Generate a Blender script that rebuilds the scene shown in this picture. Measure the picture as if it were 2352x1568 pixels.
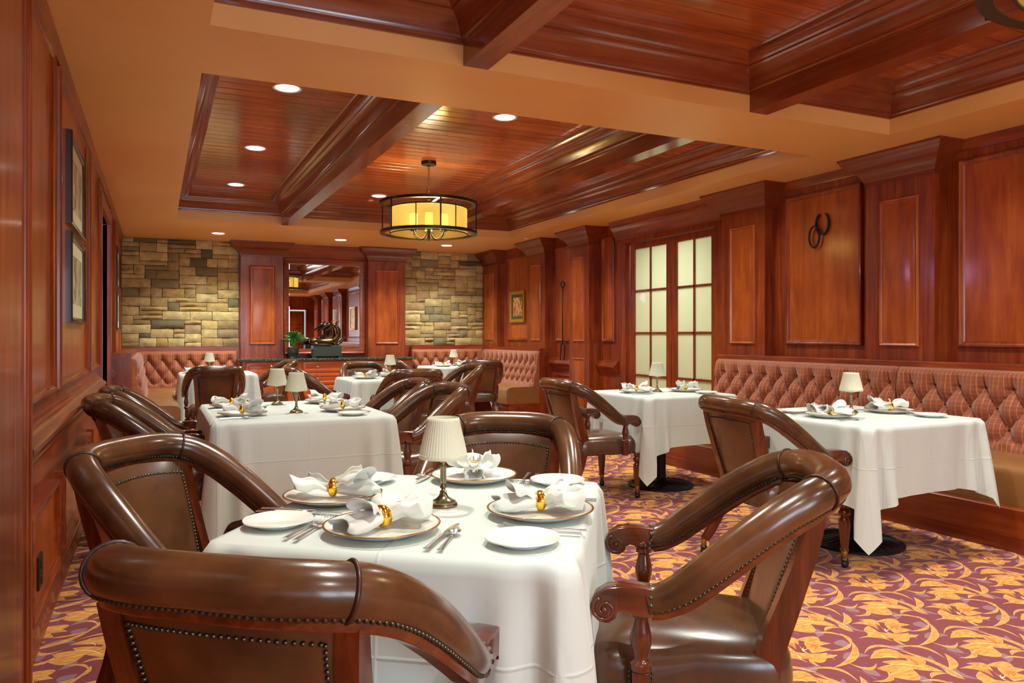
import bpy, bmesh, math, random
from math import sin, cos, pi, radians, hypot, exp
from mathutils import Vector, Matrix

for o in list(bpy.data.objects):
    bpy.data.objects.remove(o)
S = bpy.context.scene
COL = S.collection
rnd = random.Random(7)

# ------------------------------------------------------------------ camera, world, exposure, large lights
F_PX, CX, HY, CAM_H, YAW = 1730.0, 1160.0, 769.5, 1.23, math.atan2(802, 1730)
cam_d = bpy.data.cameras.new('camera')
cam = bpy.data.objects.new('camera', cam_d); COL.objects.link(cam)
cam.location = (0, 0, CAM_H); cam.rotation_euler = (pi/2, 0, -YAW)
cam_d.sensor_width = 36; cam_d.lens = 36*F_PX/2352
cam_d.shift_x = (1176-CX)/2352; cam_d.shift_y = -(784-HY)/2352
cam_d.clip_start = .02
S.camera = cam
vs = S.view_settings
vs.view_transform = 'Standard'; vs.look = 'None'; vs.gamma = 1; vs.exposure = 1.0
vs.use_curve_mapping = False
W = bpy.data.worlds.new('world'); S.world = W; W.use_nodes = True
W.node_tree.nodes['Background'].inputs[0].default_value = (.75, .85, 1, 1)
W.node_tree.nodes['Background'].inputs[1].default_value = .5

def light(name, kind, loc, power, col=(1, 1, 1), size=.1, rot=(0, 0, 0), parent=None, spot=None, blend=.6, size_y=None, spread=None):
    d = bpy.data.lights.new(name, kind); d.energy = power; d.color = col
    if kind == 'AREA':
        d.size = size
        if size_y: d.shape = 'RECTANGLE'; d.size_y = size_y
        if spread: d.spread = spread
    else:
        d.shadow_soft_size = size
    if spot: d.spot_size = spot; d.spot_blend = blend
    o = bpy.data.objects.new(name, d); o.location = loc; o.rotation_euler = rot
    if parent: o.parent = parent
    COL.objects.link(o)
    return o
# daylight through the windows of the rear wall, behind the camera
for wx in (.75, 2.4):
    dl_ = light('daylight', 'AREA', (wx, -4.0, 1.5), 36, (.72, .86, 1), 1.3, (radians(90), 0, 0), size_y=1.5); dl_.data.specular_factor = .4
CAN_W, SOFFIT_W, CHAND_W = 88, 88, 15
WARM = (.97, 1, .90)

# ------------------------------------------------------------------ node helpers
def lin(r, g, b):
    f = lambda v: (v/255/12.92) if v/255 <= .04045 else ((v/255+.055)/1.055)**2.4
    return (f(r), f(g), f(b), 1)

class NT:
    def __init__(s, name):
        s.m = bpy.data.materials.new(name); s.m.use_nodes = True
        s.t = s.m.node_tree; s.n = s.t.nodes; s.l = s.t.links
        s.p = s.n['Principled BSDF']; s.out = s.n['Material Output']
    def node(s, t, **k):
        n = s.n.new(t)
        for a, v in k.items(): setattr(n, a, v)
        return n
    def set(s, inp, v):
        if isinstance(v, bpy.types.NodeSocket): s.l.new(v, inp)
        else: inp.default_value = v
    def math(s, op, a, b=None, c=None, clamp=False):
        n = s.node('ShaderNodeMath', operation=op); n.use_clamp = clamp
        s.set(n.inputs[0], a)
        if b is not None: s.set(n.inputs[1], b)
        if c is not None: s.set(n.inputs[2], c)
        return n.outputs[0]
    def vmath(s, op, a, b=None, c=None):
        n = s.node('ShaderNodeVectorMath', operation=op)
        s.set(n.inputs[0], a)
        if b is not None: s.set(n.inputs[1], b)
        if c is not None: s.set(n.inputs[2], c)
        return n.outputs['Value'] if op in ('DOT_PRODUCT', 'LENGTH') else n.outputs[0]
    def coord(s, which='Object', scale=(1, 1, 1), loc=(0, 0, 0), rot=(0, 0, 0)):
        tc = s.node('ShaderNodeTexCoord')
        mp = s.node('ShaderNodeMapping'); s.l.new(tc.outputs[which], mp.inputs[0])
        mp.inputs[1].default_value = loc; mp.inputs[2].default_value = rot; mp.inputs[3].default_value = scale
        return mp.outputs[0]
    def noise(s, vec, scale=5, detail=4, rough=.55, dist=0):
        n = s.node('ShaderNodeTexNoise'); s.l.new(vec, n.inputs['Vector'])
        n.inputs['Scale'].default_value = scale; n.inputs['Detail'].default_value = detail
        n.inputs['Roughness'].default_value = rough; n.inputs['Distortion'].default_value = dist
        return n.outputs['Fac']
    def ramp(s, fac, stops):
        n = s.node('ShaderNodeValToRGB'); s.set(n.inputs[0], fac)
        e = n.color_ramp.elements
        while len(e) < len(stops): e.new(.5)
        for i, (p, c) in enumerate(stops): e[i].position = p; e[i].color = c
        return n.outputs[0]
    def mix(s, fac, a, b, mode='MIX'):
        n = s.node('ShaderNodeMix', data_type='RGBA', blend_type=mode)
        s.set(n.inputs[0], fac); s.set(n.inputs[6], a); s.set(n.inputs[7], b)
        return n.outputs[2]
    def bump(s, h, strength=.3, dist=.01):
        n = s.node('ShaderNodeBump'); s.set(n.inputs['Height'], h)
        n.inputs['Strength'].default_value = strength; n.inputs['Distance'].default_value = dist
        s.l.new(n.outputs[0], s.p.inputs['Normal'])
    def orand(s):
        return s.node('ShaderNodeObjectInfo').outputs['Random']
    def P(s, **k):
        mp = dict(col='Base Color', rough='Roughness', metal='Metallic', coat='Coat Weight', coatr='Coat Roughness',
                  spec='Specular IOR Level', trans='Transmission Weight', ior='IOR', em='Emission Color', ems='Emission Strength',
                  sheen='Sheen Weight', sss='Subsurface Weight')
        for a, v in k.items(): s.set(s.p.inputs[mp[a]], v)
        return s.m

def simple(name, col, rough=.5, **k):
    n = NT(name); return n.P(col=lin(*col), rough=rough, **k)

def wood(name, axis, dark=(62, 20, 6), mid=(132, 52, 16), lite=(188, 96, 36), rough=.34, coat=.28, vary=0, gl=14, bmp=.0012):
    n = NT(name)
    sc = [gl, gl, gl]; sc[axis] = .9
    v = n.coord('Object', tuple(sc))
    if vary:
        r = n.orand()
        off = n.node('ShaderNodeCombineXYZ'); n.set(off.inputs[0], n.math('MULTIPLY', r, 37.0)); n.set(off.inputs[1], n.math('MULTIPLY', r, 53.0)); n.set(off.inputs[2], n.math('MULTIPLY', r, 71.0))
        v = n.vmath('ADD', v, off.outputs[0])
    g = n.noise(v, 1.6, 8, .6, .5)
    v2 = n.coord('Object', (1.6, 1.6, 1.6)); big = n.noise(v2, 1.3, 4, .6)
    sc3 = [90, 90, 90]; sc3[axis] = 3
    fine = n.noise(n.coord('Object', tuple(sc3)), 1.0, 2)
    f = n.math('ADD', n.math('MULTIPLY', g, .62), n.math('MULTIPLY', big, .38))
    f = n.math('ADD', f, n.math('MULTIPLY', n.math('SUBTRACT', fine, .5), .10 if axis == 2 else .05))
    if vary: f = n.math('ADD', f, n.math('MULTIPLY', n.math('SUBTRACT', r, .5), vary))
    c = n.ramp(f, [(.26, lin(*dark)), (.50, lin(*mid)), (.78, lin(*lite))])
    rough = n.math('ADD', n.math('MULTIPLY', g, .05), rough-.025)
    return n.P(col=c, rough=rough, coat=coat, coatr=.12)

M = {}
M['wood_z'] = wood('mahogany_upright', 2)
M['wood_x'] = wood('mahogany_along_x', 0)
M['wood_y'] = wood('mahogany_along_y', 1)
M['panel_z'] = wood('mahogany_panel', 2, (104, 36, 10), (166, 76, 20), (210, 120, 44), rough=.33, gl=7)
M['wood_cap'] = wood('capital_mahogany', 1, (92, 34, 13), (116, 47, 18), (140, 62, 26))
M['wood_lite'] = wood('light_mahogany', 0, (140, 58, 20), (182, 86, 34), (214, 122, 56))
M['ceil_wood_x'] = wood('ceiling_moulding_x', 0, (92, 38, 18), (132, 62, 32), (160, 86, 50), rough=.2, coat=.5, bmp=.0004)
M['ceil_wood_y'] = wood('ceiling_moulding_y', 1, (92, 38, 18), (132, 62, 32), (160, 86, 50), rough=.2, coat=.5, bmp=.0004)
M['plank'] = wood('ceiling_plank', 0, (122, 56, 26), (172, 88, 42), (206, 122, 66), rough=.17, coat=.5, vary=.22, bmp=.0003)
M['chair_wood'] = wood('chair_wood', 2, (46, 18, 8), (96, 40, 17), (146, 72, 34), rough=.2, coat=.6, gl=22)
M['chair_wood_y'] = wood('chair_arm_wood', 1, (46, 18, 8), (96, 40, 17), (146, 72, 34), rough=.2, coat=.6, gl=22)

n = NT('tan_paint'); nn = n.noise(n.coord(), 1.1, 3)
n.bump(n.noise(n.coord(), 260, 2), .06, .001)
M['paint'] = n.P(col=n.ramp(nn, [(.3, lin(230, 172, 100)), (.7, lin(238, 184, 114))]), rough=.42)

def leather(name, a, b, rough=.3, scale=1.0):
    n = NT(name)
    v = n.coord('Object')
    big = n.noise(v, 5*scale, 4, .6)
    vo = n.node('ShaderNodeTexVoronoi'); n.l.new(v, vo.inputs['Vector']); vo.inputs['Scale'].default_value = 300
    n.bump(vo.outputs['Distance'], .035, .0005)
    c = n.ramp(n.math('ADD', big, n.math('MULTIPLY', n.math('SUBTRACT', n.orand(), .5), .15)), [(.28, lin(*a)), (.72, lin(*b))])
    rr = n.math('ADD', n.math('MULTIPLY', n.noise(v, 9, 3), .18), rough-.09)
    return n.P(col=c, rough=rr, coat=.35, coatr=.18)
M['leather'] = leather('brown_leather', (54, 32, 18), (108, 68, 38))
M['leather_roll'] = leather('brown_leather_roll', (54, 33, 19), (110, 70, 40), rough=.25)
M['leather_seat'] = leather('brown_leather_seat', (62, 38, 24), (104, 68, 42), rough=.27)
M['leather_tan'] = leather('tan_bench_leather', (132, 88, 46), (152, 104, 58), rough=.36)
M['nail'] = simple('antique_nailhead', (84, 88, 76), .26, metal=.9)
M['welt'] = simple('leather_welt', (58, 34, 24), .35)
M['brass'] = simple('aged_brass', (176, 140, 84), .3, metal=1.0)
M['lampbrass'] = simple('pewter_brass', (150, 140, 112), .28, metal=1.0)
M['gold'] = simple('gold_napkin_ring', (236, 186, 60), .18, metal=1.0)
M['silver'] = simple('cutlery_steel', (226, 230, 232), .24, metal=1.0)
M['china'] = simple('white_china', (236, 240, 234), .2, coat=.3)
M['goldrim'] = simple('gold_rim', (160, 108, 46), .25, metal=.5)
M['iron'] = simple('black_cast_iron', (30, 30, 30), .42, metal=.4)
M['wrought'] = simple('wrought_iron', (52, 58, 60), .5, metal=.6)
M['caster'] = simple('black_caster', (26, 26, 28), .3)
M['bronze'] = simple('bronze_patina', (92, 78, 54), .22, metal=1.0)
M['verdigris'] = simple('dark_green_stone', (44, 56, 52), .35)
M['white'] = simple('white_enamel', (235, 235, 230), .4)
M['dark_metal'] = simple('dark_bronze_metal', (66, 60, 44), .38, metal=.8)
M['black'] = simple('black_plastic', (28, 24, 20), .35)
M['chrome'] = simple('brushed_nickel', (200, 196, 186), .2, metal=1.0)
M['mirror'] = simple('mirror_glass', (225, 225, 222), .01, metal=1.0)
M['mortar'] = simple('dark_mortar', (84, 74, 46), .9)
M['mat_board'] = simple('cream_mat_board', (222, 218, 176), .5, coat=.1)
M['frame_dark'] = simple('dark_frame', (50, 26, 18), .3, coat=.4)
M['frame_gold'] = simple('gold_leaf_frame', (190, 142, 52), .4, metal=.6)
M['moss'] = simple('moss', (120, 116, 50), .9)
M['terminal'] = simple('lamp_glow', (255, 250, 235), .5, em=(1, .95, .85, 1), ems=6)
M['bulb'] = simple('bulb_glow', (255, 240, 190), .5, em=(1, .78, .35, 1), ems=5)

n = NT('stone')
r = n.orand(); v = n.coord('Object'); v = n.vmath('ADD', v, n.vmath('SCALE', (1, 1, 1), None)) if False else v
base = n.ramp(r, [(0, lin(108, 104, 78)), (.06, lin(150, 140, 100)), (.14, lin(188, 160, 98)), (.42, lin(216, 194, 132)), (.60, lin(226, 208, 148)), (.74, lin(202, 168, 100)), (.86, lin(184, 156, 118)), (.93, lin(138, 136, 100)), (1, lin(92, 82, 56))])
mot = n.noise(v, 9, 5, .65)
c = n.mix(n.math('MULTIPLY', n.ramp(mot, [(.35, (1, 1, 1, 1)), (.62, (0, 0, 0, 1))]), .45), base, lin(104, 88, 58))
n.bump(n.noise(v, 38, 6, .7), .8, .012)
M['stone'] = n.P(col=c, rough=.8)

n = NT('granite')
g = n.noise(n.coord(), 90, 3, .7)
M['granite'] = n.P(col=n.ramp(g, [(.42, lin(22, 30, 26)), (.55, lin(52, 62, 48)), (.66, lin(150, 150, 110))]), rough=.12)

n = NT('linen'); v = n.coord('Object')
wv = n.noise(v, 700, 2)
sp_ = n.node('ShaderNodeSeparateXYZ'); n.l.new(v, sp_.inputs[0])
cr = 0
for ax_ in (0, 1, 2):
    a_ = n.math('PINGPONG', n.math('ADD', sp_.outputs[ax_], .0 if ax_ < 2 else .215), .24 if ax_ < 2 else .30)
    l_ = n.math('SUBTRACT', 1.0, n.math('DIVIDE', a_, .006, None, True), None, True)
    cr = l_ if ax_ == 0 else n.math('MAXIMUM', cr, l_)
hgt = n.math('ADD', n.math('MULTIPLY', cr, .9), n.math('MULTIPLY', n.noise(v, 7, 3, .5), 1.6))
n.bump(hgt, .35, .004)
M['linen'] = n.P(col=lin(204, 214, 208), rough=.62, sheen=.25)
n = NT('napkin_linen'); n.bump(n.noise(n.coord('Object'), 500, 2), .12, .0008)
M['napkin'] = n.P(col=lin(218, 220, 212), rough=.7, sheen=.2)
n = NT('pleated_shade'); n.bump(n.noise(n.coord('Object', (1, 1, .05)), 300, 2), .2, .001)
M['shade'] = n.P(col=lin(222, 222, 198), rough=.7)

def lines(n, x, period, width, ph=0):
    a = n.math('PINGPONG', n.math('ADD', x, ph), period/2)
    return n.math('SUBTRACT', 1.0, n.math('DIVIDE', a, width, None, True), None, True)
def plaid(n, x):
    a = lines(n, x, .030, .0032); b = lines(n, x, .052, .0035, .011); c = lines(n, x, .0115, .0022, .004)
    return a, b, c
# plaid banquette fabric
for AXI, AXN in ((0, 'plaid_x'), (1, 'plaid_y')):
  n = NT('plaid_fabric'); v = n.coord('Object')
  sep = n.node('ShaderNodeSeparateXYZ'); n.l.new(v, sep.inputs[0])
  ax, bx_, cx_ = plaid(n, sep.outputs[AXI]); az, bz, cz = plaid(n, sep.outputs[2])
  col = n.mix(n.math('MULTIPLY', n.math('MAXIMUM', cx_, cz), .55), lin(152, 78, 42), lin(108, 50, 40))
  amp = n.noise(n.coord('Object', (9, 9, 2.5)), 3.0, 3)
  ax = n.math('MULTIPLY', ax, n.math('MULTIPLY_ADD', amp, 2.2, -.35, True))
  az = n.math('MULTIPLY', az, n.math('MULTIPLY_ADD', amp, 1.8, -.3, True))
  col = n.mix(n.math('MULTIPLY', ax, .9), col, lin(232, 148, 62))
  col = n.mix(n.math('MULTIPLY', az, .55), col, lin(222, 136, 60))
  col = n.mix(n.math('MULTIPLY', n.math('MAXIMUM', bx_, bz), .5), col, lin(104, 44, 54))
  n.bump(n.noise(v, 500, 2), .2, .001)
  M[AXN] = n.P(col=col, rough=.7, sheen=.4)
M['button'] = simple('fabric_button', (96, 44, 34), .6)

# frosted glass of the french doors
n = NT('frosted_glass')
n.bump(n.noise(n.coord(), 120, 3), .5, .002)
tr = n.node('ShaderNodeBsdfTranslucent'); tr.inputs[0].default_value = lin(226, 228, 206)
mx = n.node('ShaderNodeMixShader'); mx.inputs[0].default_value = .6
n.P(col=lin(196, 194, 166), rough=.35, coat=.3)
n.l.new(n.p.outputs[0], mx.inputs[1]); n.l.new(tr.outputs[0], mx.inputs[2]); n.l.new(mx.outputs[0], n.out.inputs[0])
M['frost'] = n.m
n = NT('organza_shade')
tr = n.node('ShaderNodeBsdfTranslucent'); tr.inputs[0].default_value = lin(232, 212, 130)
mx = n.node('ShaderNodeMixShader'); mx.inputs[0].default_value = .6
n.P(col=lin(190, 160, 80), rough=.6)
tp = n.node('ShaderNodeBsdfTransparent'); tp.inputs[0].default_value = lin(240, 214, 140)
mx2 = n.node('ShaderNodeMixShader'); mx2.inputs[0].default_value = .50
n.l.new(n.p.outputs[0], mx.inputs[1]); n.l.new(tr.outputs[0], mx.inputs[2])
n.l.new(mx.outputs[0], mx2.inputs[1]); n.l.new(tp.outputs[0], mx2.inputs[2]); n.l.new(mx2.outputs[0], n.out.inputs[0])
M['organza'] = n.m
M['sleeve'] = simple('glowing_glass_sleeve', (236, 236, 180), .5, em=lin(220, 236, 130), ems=1.5)

# leaf / fern
n = NT('fern_green'); M['fern'] = n.P(col=n.ramp(n.orand(), [(0, lin(20, 110, 44)), (1, lin(80, 176, 70))]), rough=.5)

# carpet with lilies and curling leaves (all shapes in metres on the floor)
n = NT('floral_carpet')
CA, CB = .463, .475
tc = n.node('ShaderNodeTexCoord')
pos = tc.outputs['Object']
def leaf(ax, ay, bx, by, mx, my, w):
    cx, cy = (ax+bx)/2, (ay+by)/2; L = hypot(bx-ax, by-ay)/2; ux, uy = (bx-ax)/2/L, (by-ay)/2/L
    dev = (mx-cx)*(-uy)+(my-cy)*ux
    q = n.vmath('SUBTRACT', pos, (cx, cy, 0)); q = n.vmath('WRAP', q, (CA/2, CB/2, 1), (-CA/2, -CB/2, -1))
    u = n.vmath('DOT_PRODUCT', q, (ux/L, uy/L, 0)); v = n.vmath('DOT_PRODUCT', q, (-uy, ux, 0))
    t = n.math('SUBTRACT', 1.0, n.math('MULTIPLY', u, u))
    d = n.math('ABSOLUTE', n.math('MULTIPLY_ADD', t, -dev, v))
    return n.math('SUBTRACT', n.math('MULTIPLY', t, w), d)
def cz_(px, py):      # drawing sheet of the repeat -> metres
    X, Y = 1780+px/4.112, 1320+py/4.112
    d = F_PX*CAM_H/(Y-HY); r = (X-CX)/F_PX*d; c, s = cos(YAW), sin(YAW)
    return r*c+d*s, d*c-r*s
def L6(t):
    a = cz_(t[0], t[1]); b = cz_(t[2], t[3]); m = cz_(t[4], t[5]); return leaf(*a, *b, *m, t[6]*t[7] if len(t) > 7 else t[6])
def union(items):
    o = L6(items[0])
    for t in items[1:]: o = n.math('MAXIMUM', o, L6(t))
    return o
GOLD = [(725,460,980,520,850,448,.020),(790,425,990,480,880,425,.018),(940,440,1180,500,1050,425,.034),(1090,520,1275,470,1180,450,.026),
 (1130,550,1290,520,1210,500,.03),(1140,580,1360,565,1250,580,.012),(940,520,1100,600,1010,600,.03),(980,540,1260,545,1120,590,.036),(880,480,1050,590,950,560,.024),
 (1270,530,1450,460,1385,520,.008),(1450,470,1325,385,1405,420,.009),(1450,450,1350,668,1515,555,.014),(1120,585,1240,665,1175,640,.007),
 (845,745,1300,740,1020,668,.009),(1180,715,1790,975,1480,815,.011),(1120,690,1610,790,1380,680,.009),(1600,740,1640,905,1675,800,.015),(1600,890,1800,985,1700,950,.009),
 (685,825,960,830,830,885,.010),(900,790,1330,790,1110,745,.030),(960,885,1300,850,1100,895,.034),(925,725,1250,780,1080,720,.022),(1010,820,1590,912,1300,850,.032),
 (1100,960,1300,890,1210,955,.040),(1190,745,1350,870,1290,770,.028),(1050,900,925,1002,1085,985,.010),(1480,975,1640,930,1530,925,.010),(790,600,1130,632,900,578,.006),(1110,385,1385,412,1250,380,.007)]
BRONZE = [(870,455,1000,530,930,480,.010),(1050,465,1140,520,1110,470,.011),(1110,515,1200,480,1140,480,.008),(1130,735,1240,770,1190,735,.010),(1205,760,1340,870,1300,800,.010),(1000,560,1150,580,1080,600,.010),(980,870,1010,905,985,890,.010),(1200,800,1400,860,1300,812,.004)]
HILITE = [(980,470,1080,480,1030,520,.005),(1050,500,1130,560,1060,540,.004),(1000,560,1060,600,1040,590,.004),(1000,780,1180,800,1090,770,.004),(1060,850,1500,900,1280,850,.004),(1180,885,1290,870,1220,895,.003)]
MAUVE = [(970,650,1200,640,1080,690,.030),(690,450,880,540,760,520,.020),(1010,360,1140,420,1080,350,.032),(1420,600,1650,570,1530,560,.034),(1230,590,1350,610,1290,570,.028),
 (640,610,700,690,640,660,.040),(840,860,1000,960,880,900,.034),(1465,760,1530,830,1480,800,.014),(1280,950,1460,1010,1360,960,.022),(1380,640,1950,880,1650,720,.0035),(700,340,1010,420,860,360,.0035),(560,430,700,530,620,470,.02)]
GOLD = [t+((1.12 if t[6] > .017 else 1.05),) for t in GOLD]; MAUVE = [t+(.72,) for t in MAUVE]
gold = union(GOLD); brz = union(BRONZE); hi = union(HILITE); mv = union(MAUVE)
step = lambda x, k=900: n.math('MULTIPLY', x, float(k), None, True)
pile = n.noise(pos, 420, 2)
wig = n.math('MULTIPLY', n.math('SUBTRACT', n.noise(pos, 60, 2), .5), .006)
tint = n.noise(n.coord('Object', (26, 70, 1)), 1.0, 3)
c = n.mix(step(n.math('ADD', mv, wig)), lin(124, 36, 48), lin(144, 100, 108))
g2 = n.mix(n.ramp(tint, [(.42, (0, 0, 0, 1)), (.6, (1, 1, 1, 1))]), lin(228, 160, 64), lin(198, 124, 44))
c = n.mix(step(n.math('ADD', gold, wig)), c, g2)
edge = n.math('SUBTRACT', 1.0, n.math('MULTIPLY', n.math('ABSOLUTE', n.math('SUBTRACT', gold, .001)), 700.0), None, True)
c = n.mix(n.math('MULTIPLY', edge, .7), c, lin(252, 214, 132))
c = n.mix(n.math('MULTIPLY', step(brz), step(gold)), c, lin(200, 112, 34))
c = n.mix(step(hi), c, lin(244, 206, 120))
c = n.mix(n.math('MULTIPLY', n.math('SUBTRACT', pile, .3), .5, None, True), c, lin(60, 16, 22), 'MULTIPLY') if False else c
hs = n.math('MULTIPLY_ADD', pile, .7, .66)
c = n.vmath('SCALE', c) if False else c
mm = n.node('ShaderNodeHueSaturation'); n.set(mm.inputs['Color'], c); n.set(mm.inputs['Value'], hs); c = mm.outputs[0]
n.bump(pile, .5, .004)
M['carpet'] = n.P(col=c, rough=.95, sheen=.2)

# painted pictures
def painting(name, stops, scale, seed):
    n = NT(name); v = n.coord('Object', scale, (seed, seed*.7, 0))
    a = n.noise(v, 1.0, 5, .65, .6)
    return n.P(col=n.ramp(a, stops), rough=.4, coat=.3)
M['autumn'] = painting('autumn_woodland_picture', [(.3, lin(46, 36, 22)), (.45, lin(150, 88, 34)), (.55, lin(214, 150, 74)), (.66, lin(226, 206, 170)), (.75, lin(110, 130, 150))], (30, 30, 16), 3)
M['field'] = painting('golden_field_picture', [(.3, lin(120, 70, 30)), (.45, lin(220, 140, 40)), (.58, lin(236, 190, 70)), (.7, lin(110, 150, 60))], (5, 5, 9), 9)
M['sketch'] = painting('pale_pencil_sketch', [(.38, lin(120, 116, 86)), (.5, lin(186, 182, 140)), (.62, lin(214, 210, 170))], (6, 6, 10), 5)
M['blue_sky_pic'] = simple('painted_sky', (120, 160, 190), .5)
M['cypress'] = simple('painted_cypress', (84, 70, 30), .6)

# ------------------------------------------------------------------ mesh helpers
class MB:
    def __init__(s): s.v = []; s.f = []
    def quadgrid(s, fn, nu, nv, closed_u=False, flip=False):
        b = len(s.v); U = nu if closed_u else nu+1
        for j in range(nv+1):
            for i in range(U): s.v.append(fn(i/nu, j/nv))
        for j in range(nv):
            for i in range(nu):
                a = b+j*U+i; c = b+j*U+(i+1) % U
                q = (a, c, c+U, a+U); s.f.append(q[::-1] if flip else q)
        return s
    def box(s, a, b, ch=0):
        (x0, y0, z0), (x1, y1, z1) = a, b
        bm = bmesh.new(); bmesh.ops.create_cube(bm, size=1)
        for q in bm.verts:
            q.co = Vector(((x0+x1)/2+q.co.x*(x1-x0), (y0+y1)/2+q.co.y*(y1-y0), (z0+z1)/2+q.co.z*(z1-z0)))
        if ch: bmesh.ops.bevel(bm, geom=bm.edges[:], offset=ch, segments=1, affect='EDGES')
        s.add(bm); bm.free(); return s
    def add(s, bm, mat=None):
        b = len(s.v); bm.verts.index_update()
        for q in bm.verts: s.v.append(tuple((mat @ q.co) if mat else q.co))
        for f in bm.faces: s.f.append(tuple(b+q.index for q in f.verts))
    def merge(s, o, mat=None):
        b = len(s.v)
        for q in o.v: s.v.append(tuple(mat @ Vector(q)) if mat else q)
        for f in o.f: s.f.append(tuple(b+i for i in f))
        return s
    def lathe(s, prof, seg=24, c=(0, 0, 0), rf=None, caps=True):
        b = len(s.v); n = len(prof)
        for r, z in prof:
            for k in range(seg):
                t = 2*pi*k/seg; rr = r*(rf(t, z) if rf else 1)
                s.v.append((c[0]+rr*cos(t), c[1]+rr*sin(t), c[2]+z))
        up = prof[-1][1] >= prof[0][1]
        for i in range(n-1):
            for k in range(seg):
                a = b+i*seg+k; d = b+i*seg+(k+1) % seg
                q = (a, d, d+seg, a+seg); s.f.append(q if up else q[::-1])
        if caps:
            s.f.append(tuple(b+k for k in range(seg))[::-1 if up else 1]); s.f.append(tuple(b+(n-1)*seg+k for k in range(seg))[::1 if up else -1])
        return s
    def sweep(s, pts, sec, ref=None, caps=True, closed=False, scale=None):
        # sec: function(i,t)->list of (a,b); frame: a along side, b along up
        P = [Vector(p) for p in pts]; n = len(P); b0 = len(s.v); m = None
        up = Vector(ref) if ref else None; prevN = None
        for i in range(n):
            if closed: T = (P[(i+1) % n]-P[i-1])
            else: T = P[min(i+1, n-1)]-P[max(i-1, 0)]
            T.normalize()
            if up is not None:
                A = T.cross(up).normalized()
            else:
                if prevN is None:
                    h = Vector((0, 0, 1)) if abs(T.z) < .9 else Vector((1, 0, 0))
                    A = T.cross(h).normalized()
                else: A = (prevN-T*prevN.dot(T)).normalized()
                prevN = A
            B = A.cross(T)
            L = sec(i, i/(n-1)) if callable(sec) else sec
            m = len(L)
            for a, bb in L: s.v.append(tuple(P[i]+A*a+B*bb))
        R = n if closed else n-1
        for i in range(R):
            for k in range(m):
                a = b0+i*m+k; c = b0+i*m+(k+1) % m; a2 = b0+((i+1) % n)*m+k; c2 = b0+((i+1) % n)*m+(k+1) % m
                s.f.append((a, c, c2, a2))
        if caps and not closed:
            s.f.append(tuple(b0+k for k in range(m))[::-1]); s.f.append(tuple(b0+(n-1)*m+k for k in range(m)))
        return s
    def tube(s, pts, r, seg=12, closed=False, flat=1):
        rr = r if isinstance(r, (list, tuple)) else [r]*len(pts)
        return s.sweep(pts, lambda i, t: [(rr[i]*cos(2*pi*k/seg), rr[i]*flat*sin(2*pi*k/seg)) for k in range(seg)], closed=closed)
    def ball(s, c, r, seg=12, rings=8, sc=(1, 1, 1)):
        pr = [(max(sin(pi*i/rings), .001)*r, -cos(pi*i/rings)*r) for i in range(rings+1)]
        o = MB().lathe(pr, seg)
        return s.merge(o, Matrix.Translation(c) @ Matrix.Diagonal((*sc, 1)))
    def ring(s, mp, u0, u1, v0, v1, prof, fill=True):
        b = len(s.v)
        for o, h in prof:
            for (u, v) in ((u0+o, v0+o), (u1-o, v0+o), (u1-o, v1-o), (u0+o, v1-o)): s.v.append(mp(u, v, h))
        for i in range(len(prof)-1):
            for k in range(4):
                a = b+i*4+k; c = b+i*4+(k+1) % 4; s.f.append((a, c, c+4, a+4))
        if fill:
            k = b+(len(prof)-1)*4; s.f.append((k, k+1, k+2, k+3))
        return s
    def mesh(s, name, mat, smooth=False, fix=True):
        me = bpy.data.meshes.new(name); me.from_pydata(s.v, [], s.f)
        if fix:
            bm = bmesh.new(); bm.from_mesh(me); bmesh.ops.recalc_face_normals(bm, faces=bm.faces); bm.to_mesh(me); bm.free()
        me.materials.append(mat)
        if smooth is not False:
            me.polygons.foreach_set('use_smooth', [True]*len(me.polygons))
            if smooth is not True:
                try: me.set_sharp_from_angle(angle=radians(smooth))
                except Exception: pass
        me.update(); return me
    def build(s, name, mat, parent=None, smooth=False, loc=None, rz=0, fix=True):
        o = bpy.data.objects.new(name, s.mesh(name, mat, smooth, fix)); COL.objects.link(o)
        if parent: o.parent = parent
        if loc: o.location = loc
        if rz: o.rotation_euler[2] = rz
        return o

def spl(pts, n):
    P = [tuple(p) for p in pts]; out = []; N = len(P)
    for i in range(N-1):
        p0 = P[max(i-1, 0)]; p1 = P[i]; p2 = P[i+1]; p3 = P[min(i+2, N-1)]
        for k in range(n):
            t = k/n
            out.append(tuple(.5*((2*b)+(-a+c)*t+(2*a-5*b+4*c-d)*t*t+(-a+3*b-3*c+d)*t**3) for a, b, c, d in zip(p0, p1, p2, p3)))
    out.append(P[-1]); return out

def tag(o, label=None, cat=None, group=None, kind=None):
    if label: o['label'] = label
    if cat: o['category'] = cat
    if group: o['group'] = group
    if kind: o['kind'] = kind
    return o
def empty(name, loc=(0, 0, 0), rz=0, **k):
    o = bpy.data.objects.new(name, None); COL.objects.link(o); o.location = loc; o.rotation_euler[2] = rz
    o.empty_display_size = .1
    return tag(o, **k)
KIDS = {}
def copy_tree(o, parent=None):
    c = o.copy(); COL.objects.link(c)
    if parent: c.parent = parent
    for ch in [x for x in bpy.data.objects if x.parent == o and x != c]: copy_tree(ch, c)
    return c
def clone(o, loc, rz=0, label=None, group=None, scale=None):
    c = copy_tree(o); c.location = loc; c.rotation_euler = (0, 0, rz)
    if label: c['label'] = label
    if group: c['group'] = group
    return c
def child_mesh(name, me, parent, loc=(0, 0, 0), rz=0):
    o = bpy.data.objects.new(name, me); COL.objects.link(o); o.parent = parent; o.location = loc; o.rotation_euler[2] = rz; return o

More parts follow.
